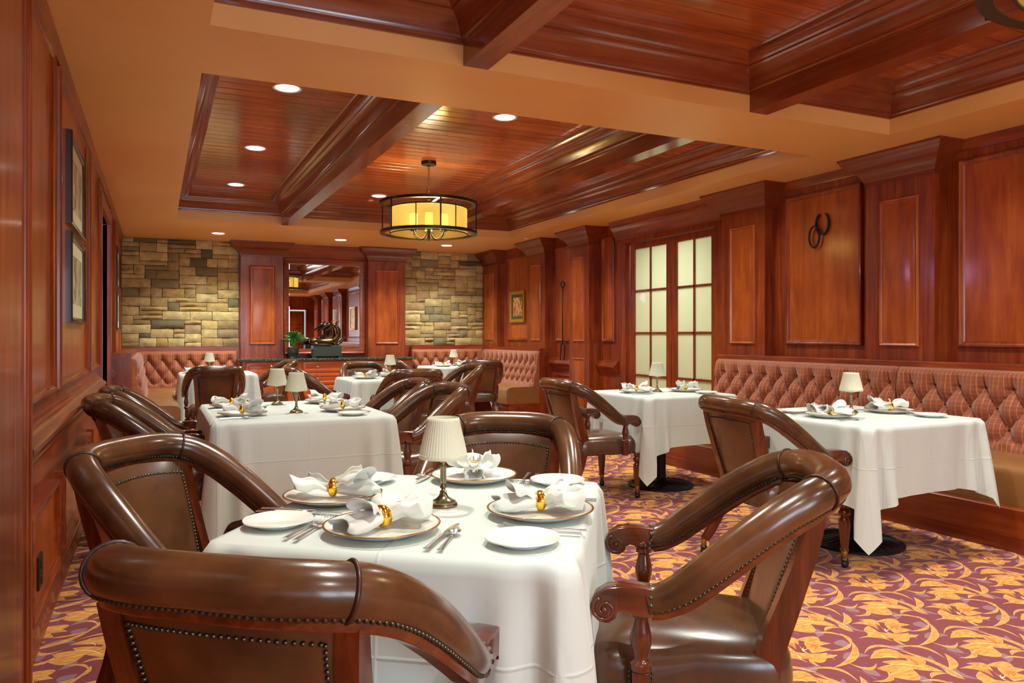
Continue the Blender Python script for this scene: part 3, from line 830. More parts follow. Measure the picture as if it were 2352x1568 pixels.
end_fill(bq, [(-.18, .25), (-.305, .44), (-.25, .72), (-.205, .97), (-.18, .97)], 'y', B1-oy-.03, B1-oy-.004)
def corner_bench(sign, lab, xw, xin, yend):
    """sign=+1: bench in the left corner, -1: right corner; xin = end along the back wall; yend = near end of the side run"""
    t = empty('corner_banquette', (xw, YB, 0), label=lab, cat='banquette', group='corner banquettes')
    # along the back wall
    L = abs(xin-xw)-.2
    if sign > 0: f1 = lambda s, z, d: (.2+s, -.19-lean(z)-d, z)
    else: f1 = lambda s, z, d: (-.2-s, -.19-lean(z)-d, z)
    back_part(t, L, f1, 'plaid_x', s0=.05)
    Ls = (YB-.3)-yend
    f2 = (lambda s, z, d: (sign*(.19+lean(z)+d), yend-YB+s, z))
    back_part(t, Ls, f2, s0=.09)
    sx = lambda a: sign*a
    end_fill(t, [(sx(.19), .25), (sx(.31), .44), (sx(.255), .72), (sx(.21), .97), (sx(.19), .97)], 'y', yend-YB+.002, yend-YB+.03)
    seat_cushion(t, lambda u, d, z: (sx(u), -.78+d, z), .18, abs(xin-xw)-.01)
    SD = .67 if sign > 0 else .72
    seat_cushion(t, lambda u, d, z: (sx(SD-d*.98), u-YB, z), yend, YB-.78)
    a, b = sorted((0, sx(abs(xin-xw)-.01)))
    MB().box((a, -.74, 0), (b, -.01, .25)).build('plinth', M['wood_x'], t)
    a, b = sorted((sx(.005), sx(SD-.04)))
    MB().box((a, yend-YB, 0), (b, -.74, .25)).build('plinth', M['wood_y'], t)
    a, b = sorted((sx(.01), sx(abs(xin-xw)-.01)))
    MB().box((a, -.195, .99), (b, -.03, 1.04)).build('top_rail', M['wood_x'], t)
    a, b = sorted((sx(.01), sx(.20)))
    MB().box((a, yend-.02-YB, .99), (b, -.195, 1.04)).build('top_rail', M['wood_y'], t)
    MB().box((a, yend-YB-.02, .0), (b, -.2, .99)).build('end_panel', M['wood_z'], t)
    a, b = sorted((sx(.01), sx(abs(xin-xw)-.01)))
    MB().box((a, -.18, .25), (b, -.03, .99)).build('back_frame', M['wood_x'], t)
    return t
corner_bench(1, 'plaid tufted banquette in the back left corner under the stone wall', XL+.01, 1.08, 8.68)
corner_bench(-1, 'plaid tufted banquette in the back right corner under the stone wall', XR-.005, 3.78, 9.66)

# ------------------------------------------------------------------ sideboard
sb = empty('sideboard', (2.4, YB-.19, 0), label='built-in mahogany sideboard with green granite top below the mirror', cat='sideboard')
SX0, SX1, SF = 1.13, 3.69, 11.42
lx = lambda x: x-2.4
ly = lambda y: y-(YB-.19)
MB().box((lx(SX0), ly(SF+.02), .08), (lx(SX1), ly(YB-.195), .845)).box((lx(SX0+.04), ly(SF+.08), 0), (lx(SX1-.04), ly(YB-.2), .08)).build('cabinet_body', M['wood_lite'], sb)
m = MB().box((lx(SX0-.05), ly(SF-.03), .848), (lx(SX1+.05), ly(YB-.192), .885), .008); m.build('countertop', M['granite'], sb)
mps = lambda u, v, h: (lx(u), ly(SF+.02)-h, v)
RP = [(0, .0), (0, .018), (.004, .02), (.045, .02), (.05, .014), (.056, .012), (.06, .012), (.085, .019), (.09, .0195)]
def cab(u0, u1, v0, v1, name, knobs):
    o = MB().ring(mps, u0, u1, v0, v1, RP).build(name, M['wood_lite'], sb, smooth=30)
    for (ku, kv) in knobs:
        x, y, z = mps(ku, kv, .02)
        MB().lathe([(.006, 0), (.006, .012), (.015, .018), (.017, .026), (.010, .032), (.001, .033)], 14).build('knob', M['chrome'], o, smooth=True, loc=(x, y, z)).rotation_euler = (pi/2, 0, 0)
cab(1.17, 1.565, .10, .835, 'door', [(1.53, .775)]); cab(1.575, 1.965, .10, .835, 'door', [(1.61, .775)])
cab(2.85, 3.245, .10, .835, 'door', [(3.21, .775)]); cab(3.255, 3.65, .10, .835, 'door', [(3.29, .775)])
for va, vb in ((.675, .835), (.49, .665), (.30, .48), (.10, .29)): cab(1.985, 2.83, va, vb, 'drawer', [(2.2, (va+vb)/2), (2.62, (va+vb)/2)])

# fern in pot
pt = empty('potted_fern', (1.87, 11.60, .885), label='small green fern in a dark relief pot at the left of the sideboard', cat='plant')
MB().lathe([(.05, 0), (.062, .008), (.055, .02), (.06, .04), (.082, .08), (.088, .11), (.08, .14), (.084, .155), (.078, .155), (.07, .14), (.001, .135)], 32, rf=lambda t, z: 1+.05*sin(5*t)*(1 if .03 < z < .13 else 0)).build('pot', M['verdigris'], pt, smooth=50)
MB().ball((0, 0, .14), .072, 14, 8, (1, 1, .4)).build('moss', M['moss'], pt, smooth=True)
R = random.Random(5)
for k in range(34):
    a = R.uniform(0, 2*pi); el = R.uniform(.1, 1.45); Ln = R.uniform(.15, .23)+.08*max(0, el-.7)*(1 if abs(sin(a)) < .6 or sin(a) < 0 else .6)
    m = MB(); N = 9; pts = []
    for i in range(N):
        t = i/(N-1); r_ = Ln*t*cos(el)*(1.0); z = .15+.09*min(1, t*3)+Ln*t*sin(el)*(1-.35*t)
        pts.append(Vector((r_*cos(a), r_*sin(a), z)))
    m.tube(pts, .0016, 4)
    side = Vector((-sin(a), cos(a), 0))
    for i in range(3, N):
        for sg in (-1, 1):
            for dz in (0, .008):
                p0 = pts[i]; ln = .05*(1-.5*abs(i-5)/5); d = (side*sg+Vector((cos(a), sin(a), .25))*.6).normalized()
                w = Vector((cos(a), sin(a), 0))*.012
                q1 = p0+d*ln*.5+w+Vector((0, 0, dz)); q2 = p0+d*ln+Vector((0, 0, -.006+dz)); q3 = p0+d*ln*.5-w
                b = len(m.v); m.v += [tuple(p0), tuple(q1), tuple(q2), tuple(q3)]; m.f.append((b, b+1, b+2, b+3))
    m.build('frond', M['fern'], pt, fix=False)

# bronze sculpture
sc_ = empty('bronze_sculpture', (2.36, 11.57, .885), label='bronze sculpture of two reclining horses on a dark green plinth', cat='sculpture')
m = MB().box((-.23, -.09, .03), (.23, .09, .055)).box((-.215, -.08, .05), (.215, .08, .19), .004)
for x in (-.225, .165):
    for y in (-.085, .04): m.box((x, y, 0), (x+.06, y+.045, .032))
m.build('plinth', M['verdigris'], sc_)
def horse(y, fwd, lift):
    m = MB()
    B_ = spl([(-.30, 0, .05, .030), (-.27, 0, .058, .062), (-.20, 0, .062, .062), (-.12, 0, .058, .05), (-.02, 0, .06, .05), (.08, 0, .065, .056), (.14, 0, .07, .044), (.165, 0, .075, .02)], 4)
    m.tube([(p[0]*(.82 if p[0] < 0 else 1), y, .19+p[2]) for p in B_], [p[3] for p in B_], 14, flat=.9)
    Nk = spl([(.10, 0, .07, .055), (.160, 0, .13, .045), (.178, 0, .20, .037), (.155, 0, .27, .032), (.115, 0, .305, .028), (.085, 0, .30, .02)], 4)
    m.tube([(p[0]+fwd, y, .19+p[2]+lift) for p in Nk], [p[3] for p in Nk], 12)
    Hd = spl([(.155, 0, .318, .012), (.125, 0, .312, .032), (.08, 0, .285, .030), (.03, 0, .25, .019), (.0, 0, .23, .016), (-.012, 0, .222, .008)], 4)
    m.tube([(p[0]+fwd, y, .19+p[2]+lift) for p in Hd], [p[3] for p in Hd], 12, flat=.8)
    for sy in (-.014, .014):
        m.tube([(.13+fwd, y+sy, .515+lift), (.155+fwd, y+sy*1.5, .545+lift), (.19+fwd, y+sy*1.6, .56+lift)], [.008, .010, .001], 8)
    for lg in ([(-.24, -.03, .03, .03), (-.16, -.07, .025, .02), (-.13, -.075, .018, .012), (.02, -.075, .016, .011), (.06, -.07, .012, .012)],
               [(.10, -.035, .03, .028), (.16, -.05, .02, .02), (.20, -.05, .05, .014), (.25, -.045, .10, .011), (.275, -.045, .13, .009)],
               [(.11, .03, .03, .028), (.15, .05, .012, .018), (.22, .04, .04, .012), (.26, .035, .09, .01)]):
        P_ = spl(lg, 3); m.tube([(p[0], y+p[1]*.7, .19+p[2]) for p in P_], [p[3] for p in P_], 8)
    m.build('horse', M['bronze'], sc_, smooth=True)
horse(-.03, 0, 0); horse(.045, -.07, .008)

# ------------------------------------------------------------------ wall things
def picture(name, x, y0, y1, z0, z1, side, lab, fmat, matmat, art, fw=.03, mw=.08, depth=.03, group=None, parts=True):
    o = empty(name, (x, (y0+y1)/2, z0), label=lab, cat='picture', group=group)
    yc = (y0+y1)/2; sg = 1 if side == 'L' else -1
    mp_ = lambda u, v, h: (sg*h, u, v)
    a, b, c, d = y0-yc, y1-yc, 0, z1-z0
    MB().ring(mp_, a, b, c, d, [(0, 0), (0, depth), (.006, depth+.006), (fw*.6, depth+.002), (fw, depth-.008), (fw, depth-.016)], fill=False).build('frame', M[fmat], o, smooth=30)
    MB().ring(mp_, a+fw-.002, b-fw+.002, c+fw-.002, d-fw+.002, [(0, depth-.016), (mw, depth-.015)], fill=False).build('mat', M[matmat], o)
    MB().ring(mp_, a+fw+mw-.003, b-fw-mw+.003, c+fw+mw-.003, d-fw-mw+.003, [(0, depth-.016), (.002, depth-.0165)]).build('print', M[art], o)
    MB().ring(mp_, a+.004, b-.004, c+.004, d-.004, [(0, .0), (0, .006)]).build('backing', M['black'], o)
    return o
picture('framed_print', XL+.001, 4.62, 5.50, 1.83, 2.33, 'L', 'dark-framed pale print on the left wall, upper of nearer pair', 'frame_dark', 'mat_board', 'sketch', group='framed prints on the left wall')
picture('framed_print', XL+.001, 4.62, 5.50, 1.30, 1.79, 'L', 'dark-framed pale print on the left wall, lower of the nearer pair', 'frame_dark', 'mat_board', 'sketch', group='framed prints on the left wall')
picture('framed_print', XL+.001, 9.85, 10.75, 1.80, 2.27, 'L', 'dark-framed pale print past the doorway, upper of the farther pair', 'frame_dark', 'mat_board', 'sketch', group='framed prints on the left wall')
picture('framed_print', XL+.001, 9.85, 10.75, 1.29, 1.75, 'L', 'dark-framed pale print past the doorway, lower of the farther pair', 'frame_dark', 'mat_board', 'sketch', group='framed prints on the left wall')
M['mat_green'] = simple('dark_green_mat', (70, 72, 48), .5)
picture('gold_framed_picture', XR-.006, 10.50, 11.02, 1.43, 1.93, 'R', 'small gold-framed autumn picture on the right wall panel near the back corner', 'frame_gold', 'mat_green', 'autumn', fw=.055, mw=.05, depth=.035)
p = picture('landscape_painting', XR-.006, 1.75, 2.4, 1.38, 2.05, 'R', 'gold-framed yellow field painting, the right-hand one in the mirror reflection', 'frame_gold', 'frame_gold', 'field', fw=.05, mw=.01, depth=.05)
p = picture('landscape_painting', XR-.006, -.55, .05, 1.38, 2.05, 'R', 'gold-framed cypress painting, the left-hand one in the mirror reflection', 'frame_gold', 'frame_gold', 'field', fw=.05, mw=.01, depth=.05)
MB().ring(lambda u, v, h: (-h, u, v), -.235, .235, .40, .61, [(0, .035), (.004, .0355)]).build('painted_sky', M['blue_sky_pic'], p)
MB().box((-.038, .02, .22), (-.0357, .10, .58)).box((-.038, .12, .22), (-.0357, .16, .46)).build('painted_cypress', M['cypress'], p)

ot = empty('outlet', (XL+.022, 3.47, .30), label='dark bronze duplex outlet on the low panel of the left wall', cat='outlet')
MB().box((-.004, -.05, -.066), (.008, .05, .066), .003).build('cover_plate', M['black'], ot)
for z in (-.03, .03): MB().box((.006, -.02, z-.018), (.012, .02, z+.018), .004).build('socket', M['dark_metal'], ot)
for k in (0, 1): pass

# horseshoes & fork on right wall
hs = MB()
pts = [(XR-.02, 4.735+.068*sin(t), 2.19-.095*cos(t)*1.0) for t in [radians(a) for a in range(-152, 153, 8)]]
hs.sweep(pts, [(-.004, -.013), (.004, -.013), (.004, .013), (-.004, .013)], ref=(1, 0, 0))
o = hs.build('horseshoe', M['wrought'], smooth=30); tag(o, 'upright grey iron horseshoe nailed open end up on the right wall', 'horseshoe', 'linked horseshoes')
pts = [(XR-.032, 4.815+.055*sin(t), 2.085-.092*cos(t)) for t in [radians(a) for a in range(-180, 180, 8)]]
o = MB().tube(pts, .009, 8, closed=True).build('iron_ring', M['iron'], smooth=True); tag(o, 'black oval iron ring hanging from the horseshoe on the right wall', 'ring', 'linked horseshoes')
fk = empty('iron_fork', (XR-.02, 9.27, .88), label='long black wrought-iron fire fork hanging on the right wall panel', cat='fire fork')
MB().tube([(-.02, .0, .22), (-.02, .0, 1.02)], .008, 8).build('shaft', M['iron'], fk, smooth=True)
MB().tube([(-.02, .045*cos(2*pi*k/20), 1.06+.045*sin(2*pi*k/20)) for k in range(20)], .009, 8, closed=True).build('ring_handle', M['iron'], fk, smooth=True)
for sg in (-1, 1):
    MB().tube(spl([(-.02, 0, .25), (-.02, sg*.04, .21), (-.02, sg*.055, .10), (-.03, sg*.05, .0)], 5), .008, 8).build('prong', M['iron'], fk, smooth=True)

# ------------------------------------------------------------------ captain's chairs
HALF = [(0, -.305, .868, .042), (.10, -.300, .866, .043), (.175, -.275, .860, .043), (.228, -.225, .842, .043), (.258, -.155, .800, .042), (.276, -.08, .742, .041),
        (.287, -.005, .678, .039), (.290, .05, .632, .037), (.287, .09, .609, .035), (.284, .118, .602, .034)]
def make_chair():
    t = empty('club_chair', label='x', cat='chair', group='leather club chairs')
    right = spl(HALF, 6)
    full = [(-p[0], p[1], p[2], p[3]) for p in right[::-1]][:-1]+right
    n0 = len(right)
    ci = 15  # collar index on right half
    iL, iR = n0-1-ci, n0-1+ci
    C = [p[:3] for p in full]; RR = [p[3] for p in full]
    def roll(i0, i1, name):
        MB().tube(C[i0:i1+1], RR[i0:i1+1], 18).build(name, M['leather_roll'], t, smooth=60)
    roll(iL, iR, 'back_roll'); roll(0, iL, 'arm_roll'); roll(iR, len(C)-1, 'arm_roll')
    for i in (iL, iR):
        P_ = Vector(C[i]); T = (Vector(C[i+1])-Vector(C[i-1])).normalized(); A = T.cross(Vector((0, 0, 1))).normalized(); Bv = A.cross(T)
        MB().tube([tuple(P_+(A*cos(2*pi*k/20)+Bv*sin(2*pi*k/20))*(RR[i]+.0015)) for k in range(20)], .0038, 6, closed=True).build('welt', M['welt'], t, smooth=True)
    # wood rail below the roll + nails
    low = []; nails = MB()
    def nail(p, nrm, s=.0056):
        nrm = nrm.normalized(); a = nrm.orthogonal().normalized(); b = nrm.cross(a); i0 = len(nails.v)
        for rr, hh in ((1, 0), (.72, .55)):
            for k in range(6):
                q_ = p+(a*cos(pi*k/3)+b*sin(pi*k/3))*s*rr+nrm*s*hh; nails.v.append(tuple(q_))
        nails.v.append(tuple(p+nrm*s*.8))
        for k in range(6):
            k2 = (k+1) % 6; nails.f.append((i0+k, i0+k2, i0+6+k2, i0+6+k)); nails.f.append((i0+6+k, i0+6+k2, i0+12))
    acc = 0
    for i in range(len(C)):
        T = (Vector(C[min(i+1, len(C)-1)])-Vector(C[max(i-1, 0)])).normalized(); A = T.cross(Vector((0, 0, 1))).normalized(); Bv = A.cross(T)
        low.append(tuple(Vector(C[i])-Bv*(RR[i]+.002)))
    MB().sweep(low, [(-.019, -.007), (.019, -.007), (.022, -.002), (.021, .012), (-.021, .012), (-.022, -.002)], ref=(0, 0, 1)).build('frame_rail', M['chair_wood_y'], t, smooth=40)
    dist = 0; nxt = 0
    for i in range(len(C)-1):
        a, b = Vector(C[i]), Vector(C[i+1]); L = (b-a).length
        while nxt < dist+L:
            f = (nxt-dist)/L; P_ = a.lerp(b, f); T = (b-a).normalized(); A = T.cross(Vector((0, 0, 1))).normalized(); Bv = A.cross(T); r_ = RR[i]
            for sg in (-1, 1):
                ang = radians(-50); d = A*sg*cos(ang)+Bv*sin(ang); nail(P_+d*(r_-.0005), d)
            nxt += .0112
        dist += L
    # nails round the front end of each arm roll
    for sx in (-1, 1):
        for k in range(9):
            an = radians(-40+k*32.5); nail(Vector((sx*.284+.034*cos(an), .118-.003, .602+.034*sin(an))), Vector((cos(an), .2, sin(an))))
    # backrest: leather pad between stiles
    def bp(u, v, out):      # u -1..1 , v 0 (bottom) .. 1 (top)
        w = .158+.030*v; yb = -.150-.097*v; z = .455+(.352+.016*(1-u*u))*v
        bulge = (1-u*u)*(1-(2*v-1)**2)
        y = yb-.042*(1-u*u)*v-(.016+.010*bulge**.5 if out else -.016-.020*bulge**.5)
        return (u*w, y, z)
    m = MB().quadgrid(lambda a, b: bp(a*2-1, b, True), 12, 12); m.quadgrid(lambda a, b: bp(a*2-1, b, False), 12, 12, flip=True)
    N = 13*13
    per = [k for k in range(13)]+[13*j+12 for j in range(1, 13)]+[13*12+k for k in range(11, -1, -1)]+[13*j for j in range(11, 0, -1)]
    for k in range(len(per)): a, b = per[k], per[(k+1) % len(per)]; m.f.append((a, b, b+N, a+N))
    m.build('backrest', M['leather'], t, smooth=50)
    for out in (True, False):
        for (ua, va, ub, vb) in ((-.93, .03, -.93, .90), (.93, .03, .93, .90), (-.9, .905, .9, .905), (-.9, .03, .9, .03)):
            n_ = 28 if ua == ub else 28
            for k in range(n_+1):
                f = k/n_; p_ = Vector(bp(ua+(ub-ua)*f, va+(vb-va)*f, out)); nail(p_+Vector((0, -.001 if out else .001, 0)), Vector((0, -1 if out else 1, .1)), .0046)
    for sx in (-1, 1):
        st = spl([(sx*.208, -.248, .808), (sx*.200, -.228, .72), (sx*.189, -.188, .58), (sx*.181, -.145, .44), (sx*.180, -.135, .35)], 5)
        MB().sweep(st, lambda i, f: [(-.020, -.016-.018*f), (.020, -.016-.018*f), (.020, .016+.020*f), (-.020, .016+.020*f)], ref=(0, 1, 0)).build('stile', M['chair_wood'], t, smooth=30)
        lg = spl([(sx*.180, -.150, .37), (sx*.186, -.172, .28), (sx*.198, -.215, .17), (sx*.212, -.262, .085)], 5)
        o = MB().sweep(lg, lambda i, f: [(-.022+.006*f, -.026+.009*f), (.022-.006*f, -.026+.009*f), (.022-.006*f, .026-.009*f), (-.022+.006*f, .026-.009*f)], ref=(0, 1, 0)).build('leg', M['chair_wood'], t, smooth=30)
        feet(o, sx*.214, -.268)
        # front leg
        pr = [(.012, .345), (.026, .343), (.026, .322), (.018, .316), (.021, .31), (.029, .300), (.031, .290), (.027, .279), (.018, .272), (.018, .266), (.026, .258), (.0285, .248), (.0285, .235), (.026, .19), (.022, .14), (.0185, .108), (.0185, .104), (.022, .101), (.022, .094), (.018, .091), (.016, .09)]
        def rf(an, z): return 1-(.10*abs(sin(an*7))**.8 if .108 < z < .25 else 0)
        pr2 = []
        for i in range(len(pr)-1):
            pr2.append(pr[i])
        pr2.append(pr[-1])
        o = MB().lathe(pr2, 56, (sx*.25, .25, 0), rf=rf).build('leg', M['chair_wood'], t, smooth=50)
        feet(o, sx*.25, .25)
        # arm post
        pp = [(.016, .345), (.016, .36)]
        MB().box((sx*.268-.017, .118, .335), (sx*.268+.017, .156, .425), .003).lathe([(.017, .425), (.024, .43), (.025, .445), (.018, .452), (.0155, .458), (.019, .47), (.0235, .49), (.0245, .505), (.021, .525), (.0165, .545), (.0155, .553), (.022, .558), (.022, .566), (.016, .571), (.022, .578), (.022, .588), (.017, .592)], 20, (sx*.272, .137, 0)).build('arm_post', M['chair_wood'], t, smooth=40)
        # scrolled hand rest: side outline extruded across
        out_ = [(.108, .566), (.108, .633), (.14, .636), (.18, .636), (.213, .630), (.238, .612), (.248, .588), (.244, .565), (.228, .549), (.207, .547), (.192, .558), (.188, .573), (.176, .580), (.162, .577), (.152, .568), (.13, .566)]
        m = MB(); hw = .026; x0 = sx*.284
        for dx, s_ in ((-hw, .93), (-hw+.004, 1), (hw-.004, 1), (hw, .93)):
            for y, z in out_: m.v.append((x0+dx, .178+(y-.178)*s_ if s_ < 1 else y, .60+(z-.60)*s_ if s_ < 1 else z))
        K = len(out_)
        for j in range(3):
            for k in range(K): a = j*K+k; b = j*K+(k+1) % K; m.f.append((a, b, b+K, a+K))
        m.f += [tuple(range(K)), tuple(range(3*K, 4*K))]
        h = m.build('hand_rest', M['chair_wood_y'], t, smooth=40)
        v = MB()
        for s2 in (-1, 1):
            sp = [(x0+s2*(hw+.001), .2155+(.004+.024*(1-k/30))*cos(-k*.36+1.2), .5795+(.004+.026*(1-k/30))*sin(-k*.36+1.2)) for k in range(31)]
            v.tube(sp, [.0045*(1-.3*k/30) for k in range(31)], 6)
            v.ball((x0+s2*(hw+.001), .2155, .5795), .007, 8, 5)
        v.build('scroll', M['chair_wood_y'], h, smooth=True)
    # seat
    def outl(an):
        e = .32; cx_ = abs(cos(an))**e*(1 if cos(an) > 0 else -1); sy_ = abs(sin(an))**e*(1 if sin(an) > 0 else -1)
        y = .035+.245*sy_; w = .262-.055*(.28-y)/.49
        return (w*cx_, y)
    rings = [(.99, .338), (1, .345), (1.005, .38), (1, .412), (.985, .434), (.95, .452), (.88, .466), (.75, .478), (.55, .487), (.3, .492), (.02, .494)]
    m = MB(); seg = 72
    for s_, z in rings:
        for k in range(seg):
            x, y = outl(2*pi*k/seg+.001); x *= s_; y = .035+(y-.035)*s_
            d1 = min(hypot(x-.27, y-.137), hypot(x+.27, y-.137)); zz = z
            if z > .40: zz -= .045*exp(-(d1/.055)**2)
            pull = .012*exp(-(d1/.04)**2); x -= pull*(1 if x > 0 else -1)
            m.v.append((x, y, zz))
    for i in range(len(rings)-1):
        for k in range(seg): a = i*seg+k; b = i*seg+(k+1) % seg; m.f.append((a, b, b+seg, a+seg))
    m.f += [tuple(range(seg)), tuple(range((len(rings)-1)*seg, len(rings)*seg))]
    m.build('seat', M['leather_seat'], t, smooth=55)
    per_ = [outl(2*pi*k/720+.001) for k in range(720)]; dist = 0; nxt = 0
    for k in range(720):
        a, b = Vector((*per_[k], .345)), Vector((*per_[(k+1) % 720], .345)); L = (b-a).length
        while nxt < dist+L:
            T = (b-a).normalized(); N_ = Vector((T.y, -T.x, 0)); nail(a+N_*.0015, N_, .0046); nxt += .0135
        dist += L
    for sx in (-1, 1):
        for yy in (.112, .162):
            for k in range(6): nail(Vector((sx*.2575, yy, .355+k*.012)), Vector((sx, 0, 0)), .0042)
    o = nails.build('nailhead_trim', M['nail'], t, smooth=True, fix=False); o['kind'] = 'stuff'
    return t
def feet(leg, x, y):
    MB().lathe([(.0165, .092), (.0175, .088), (.0145, .055), (.013, .052)], 16, (x, y, 0)).build('ferrule', M['brass'], leg, smooth=40)
    m = MB().ball((x, y, .044), .019, 12, 8, (1, 1, .7))
    m.build('caster_cap', M['nail'], leg, smooth=True)
    MB().ball((x, y+.003, .0215), .0215, 14, 10, (.72, 1, 1)).build('caster', M['caster'], leg, smooth=True)
proto = make_chair()
def stretch(o, k):
    for ch in [x for x in bpy.data.objects if x.parent == o]:
        if ch.type == 'MESH':
            for q in ch.data.vertices: q.co.y *= k
        stretch(ch, k)
stretch(proto, 1.07)
CHAIRS = [
 (0.268, 1.44, 51, 'brown leather club chair nearest the camera, seen from behind at the front edge'),
 (0.15, 2.44, -40, 'brown leather club chair left of the near table, its curved back against the wall side'),
 (1.165, 2.6, 235, 'brown leather club chair facing the camera behind the lamp of the near table'),
 (1.334, 1.636, 144, 'brown leather club chair in the right foreground, turned in side view towards the near table'),
 (3.058, 3.13, -5, 'brown leather club chair pulled up to the nearer table by the right banquette'),
 (3.03, 4.99, 0, 'brown leather club chair angled at the farther table before the french doors'),
 (0.01, 4.64, -3, 'brown leather club chair left of the middle table, the nearer of the two there'),
 (0.042, 5.4, -1, 'brown leather club chair left of the middle table, the farther of the two there'),
 (1.5, 5.42, 180, 'brown leather club chair right of the middle table, the farther of the two there'),
 (1.539, 4.78, 185, 'brown leather club chair right of the middle table, the nearer of the two there'),
 (2.289, 7.237, 92, 'brown leather club chair with its back to the camera at the small centre table'),
 (0.575, 8.78, 91, 'brown leather club chair with its back to the camera at the back left corner table'),
 (1.35, 10.316, 184, 'brown leather club chair in front of the sideboard doors, facing the left corner table'),
 (1.55, 8, 1, 'brown leather club chair left of the small centre table, its arm behind the table lamps'),
 (2.318, 8.953, 268, 'brown leather club chair facing the camera behind the small centre table'),
 (3.345, 10.4, -6, 'brown leather club chair at the right end of the sideboard, mostly hidden'),
 (3.074, 8.071, 181, 'brown leather club chair right of the small centre table, its arms sweeping left'),
 (4.005, 9.47, 77, 'brown leather club chair with its back to the camera beside the right corner banquette'),
]
for i, (x, y, a, lab) in enumerate(CHAIRS):
    o = proto if i == 0 else copy_tree(proto)
    o.location = (x, y, 0); o.rotation_euler = (0, 0, radians(a-90)); o['label'] = lab

# ------------------------------------------------------------------ tables and cloths
def cloth(hw, hh, drop, seed, corner_extra=.24, flare=.05, cm=None):
    """rounded rectangular top hw x hh (half sizes) with hanging sides; local z=0 is table top"""
    R = random.Random(seed); per = []; rad = .03
    NS = 40
    def edge(x0, y0, x1, y1, nx, ny, n_):
        for k in range(n_):
            f = k/n_; per.append((x0+(x1-x0)*f, y0+(y1-y0)*f, nx, ny, f))
    # walk the perimeter; corners get a fan of normals
    cs = [(hw, -hh), (hw, hh), (-hw, hh), (-hw, -hh)]; nr = [(1, 0), (0, 1), (-1, 0), (0, -1)]
    P_ = []
    for c in range(4):
        a = cs[c]; b = cs[(c+1) % 4]; nx, ny = nr[c]
        dx, dy = (b[0]-a[0]), (b[1]-a[1]); L = hypot(dx, dy); dx /= L; dy /= L
        N = 46
        for k in range(N+1):
            f = k/N; f = .5-.5*cos(pi*f) if True else f
            s = rad+(L-2*rad)*f
            P_.append((a[0]+dx*s, a[1]+dy*s, nx, ny, min(s, L-s), c, f))
        n2 = nr[(c+1) % 4]
        for k in range(1, 14):
            t = k/14*pi/2; ux = nx*cos(t)+n2[0]*sin(t); uy = ny*cos(t)+n2[1]*sin(t)
            ccx = b[0]-nx*rad-n2[0]*rad; ccy = b[1]-ny*rad-n2[1]*rad
            P_.append((ccx+ux*rad, ccy+uy*rad, ux, uy, 0, c, 2+k/14))
    ph = [R.uniform(0, 6) for _ in range(12)]; cmult = cm or [R.uniform(.8, 1.1) for _ in range(4)]
    m = MB(); NV = 26; seg = len(P_)
    # top: centre fan rings
    for sc in (0.001, .5, .97):
        for p in P_: m.v.append((p[0]*sc, p[1]*sc, 0))
    for j in range(NV+1):
        v = j/NV
        for i, p in enumerate(P_):
            x, y, nx, ny, dc, c, f = p
            LE = 2*(hh if c % 2 == 0 else hw); cI = c if (f >= 2 or f > .5) else (c-1) % 4
            cr = exp(-(dc/.075)**2)                                   # 1 at corner
            dl = drop+corner_extra*cmult[cI]*(.70*exp(-dc/.075)+(.30*(1-abs(f-2.5)*2) if f >= 2 else 0))
            z = -dl*v
            bend = .014
            out = bend*(1-(1-min(1, v*dl/bend*.7))**2)
            zz = z if v > 0 else 0
            fl = flare*v*(.25+.22*sin(9*(x-y)+ph[0])*cos(7*(x+y)+ph[1])) + .060*cr*v**.8
            # folds: valleys beside each corner
            fold = -.050*exp(-((dc-.070)/.028)**2)*v**.6+.036*exp(-((dc-.135)/.03)**2)*v**.9-.018*exp(-((dc-.20)/.03)**2)*v
            wob = .006*sin(9*(x+y)+ph[4])*v+.004*sin(27*(x-y)+ph[2])*v
            if f >= 2:
                ft = f-2; fl += .03*sin(pi*ft*2)*v*0
            o_ = out+fl+fold+wob
            m.v.append((x+nx*o_, y+ny*o_, zz))
    for j in range(NV+3):
        for k in range(seg): a = j*seg+k; b = j*seg+(k+1) % seg; m.f.append((a, b, b+seg, a+seg))
    m.f.append(tuple(range(seg)))
    # pressed fold creases are left to the cloth relief
    return m
tb = {}
def base_table(hw, hh, loc, rz, lab):
    t = empty('pedestal_table', loc, rz, label=lab, cat='table', group='pedestal tables')
    MB().box((-hw+.02, -hh+.02, .725), (hw-.02, hh-.02, .757), .004).build('table_top', M['wood_x'], t)
    MB().lathe([(.042, .03), (.042, .70), (.11, .72), (.11, .724)], 24).build('column', M['iron'], t, smooth=40)
    def rf(a, z): return 1
    pr = [(.255, 0), (.265, .006), (.265, .016), (.25, .024), (.15, .036), (.06, .05), (.045, .07)]
    MB().lathe(pr, 60).build('base_plate', M['iron'], t, smooth=50)
    r_ = MB()
    for k in range(30):
        a = 2*pi*k/30
        r_.sweep([(.075*cos(a), .075*sin(a), .050), (.235*cos(a), .235*sin(a), .0275)], [(-.004, -.004), (.004, -.004), (.003, .003), (-.003, .003)], ref=(0, 0, 1))
    rb = r_.build('radial_ribs', M['iron'], t); rb['kind'] = 'stuff'
    return t
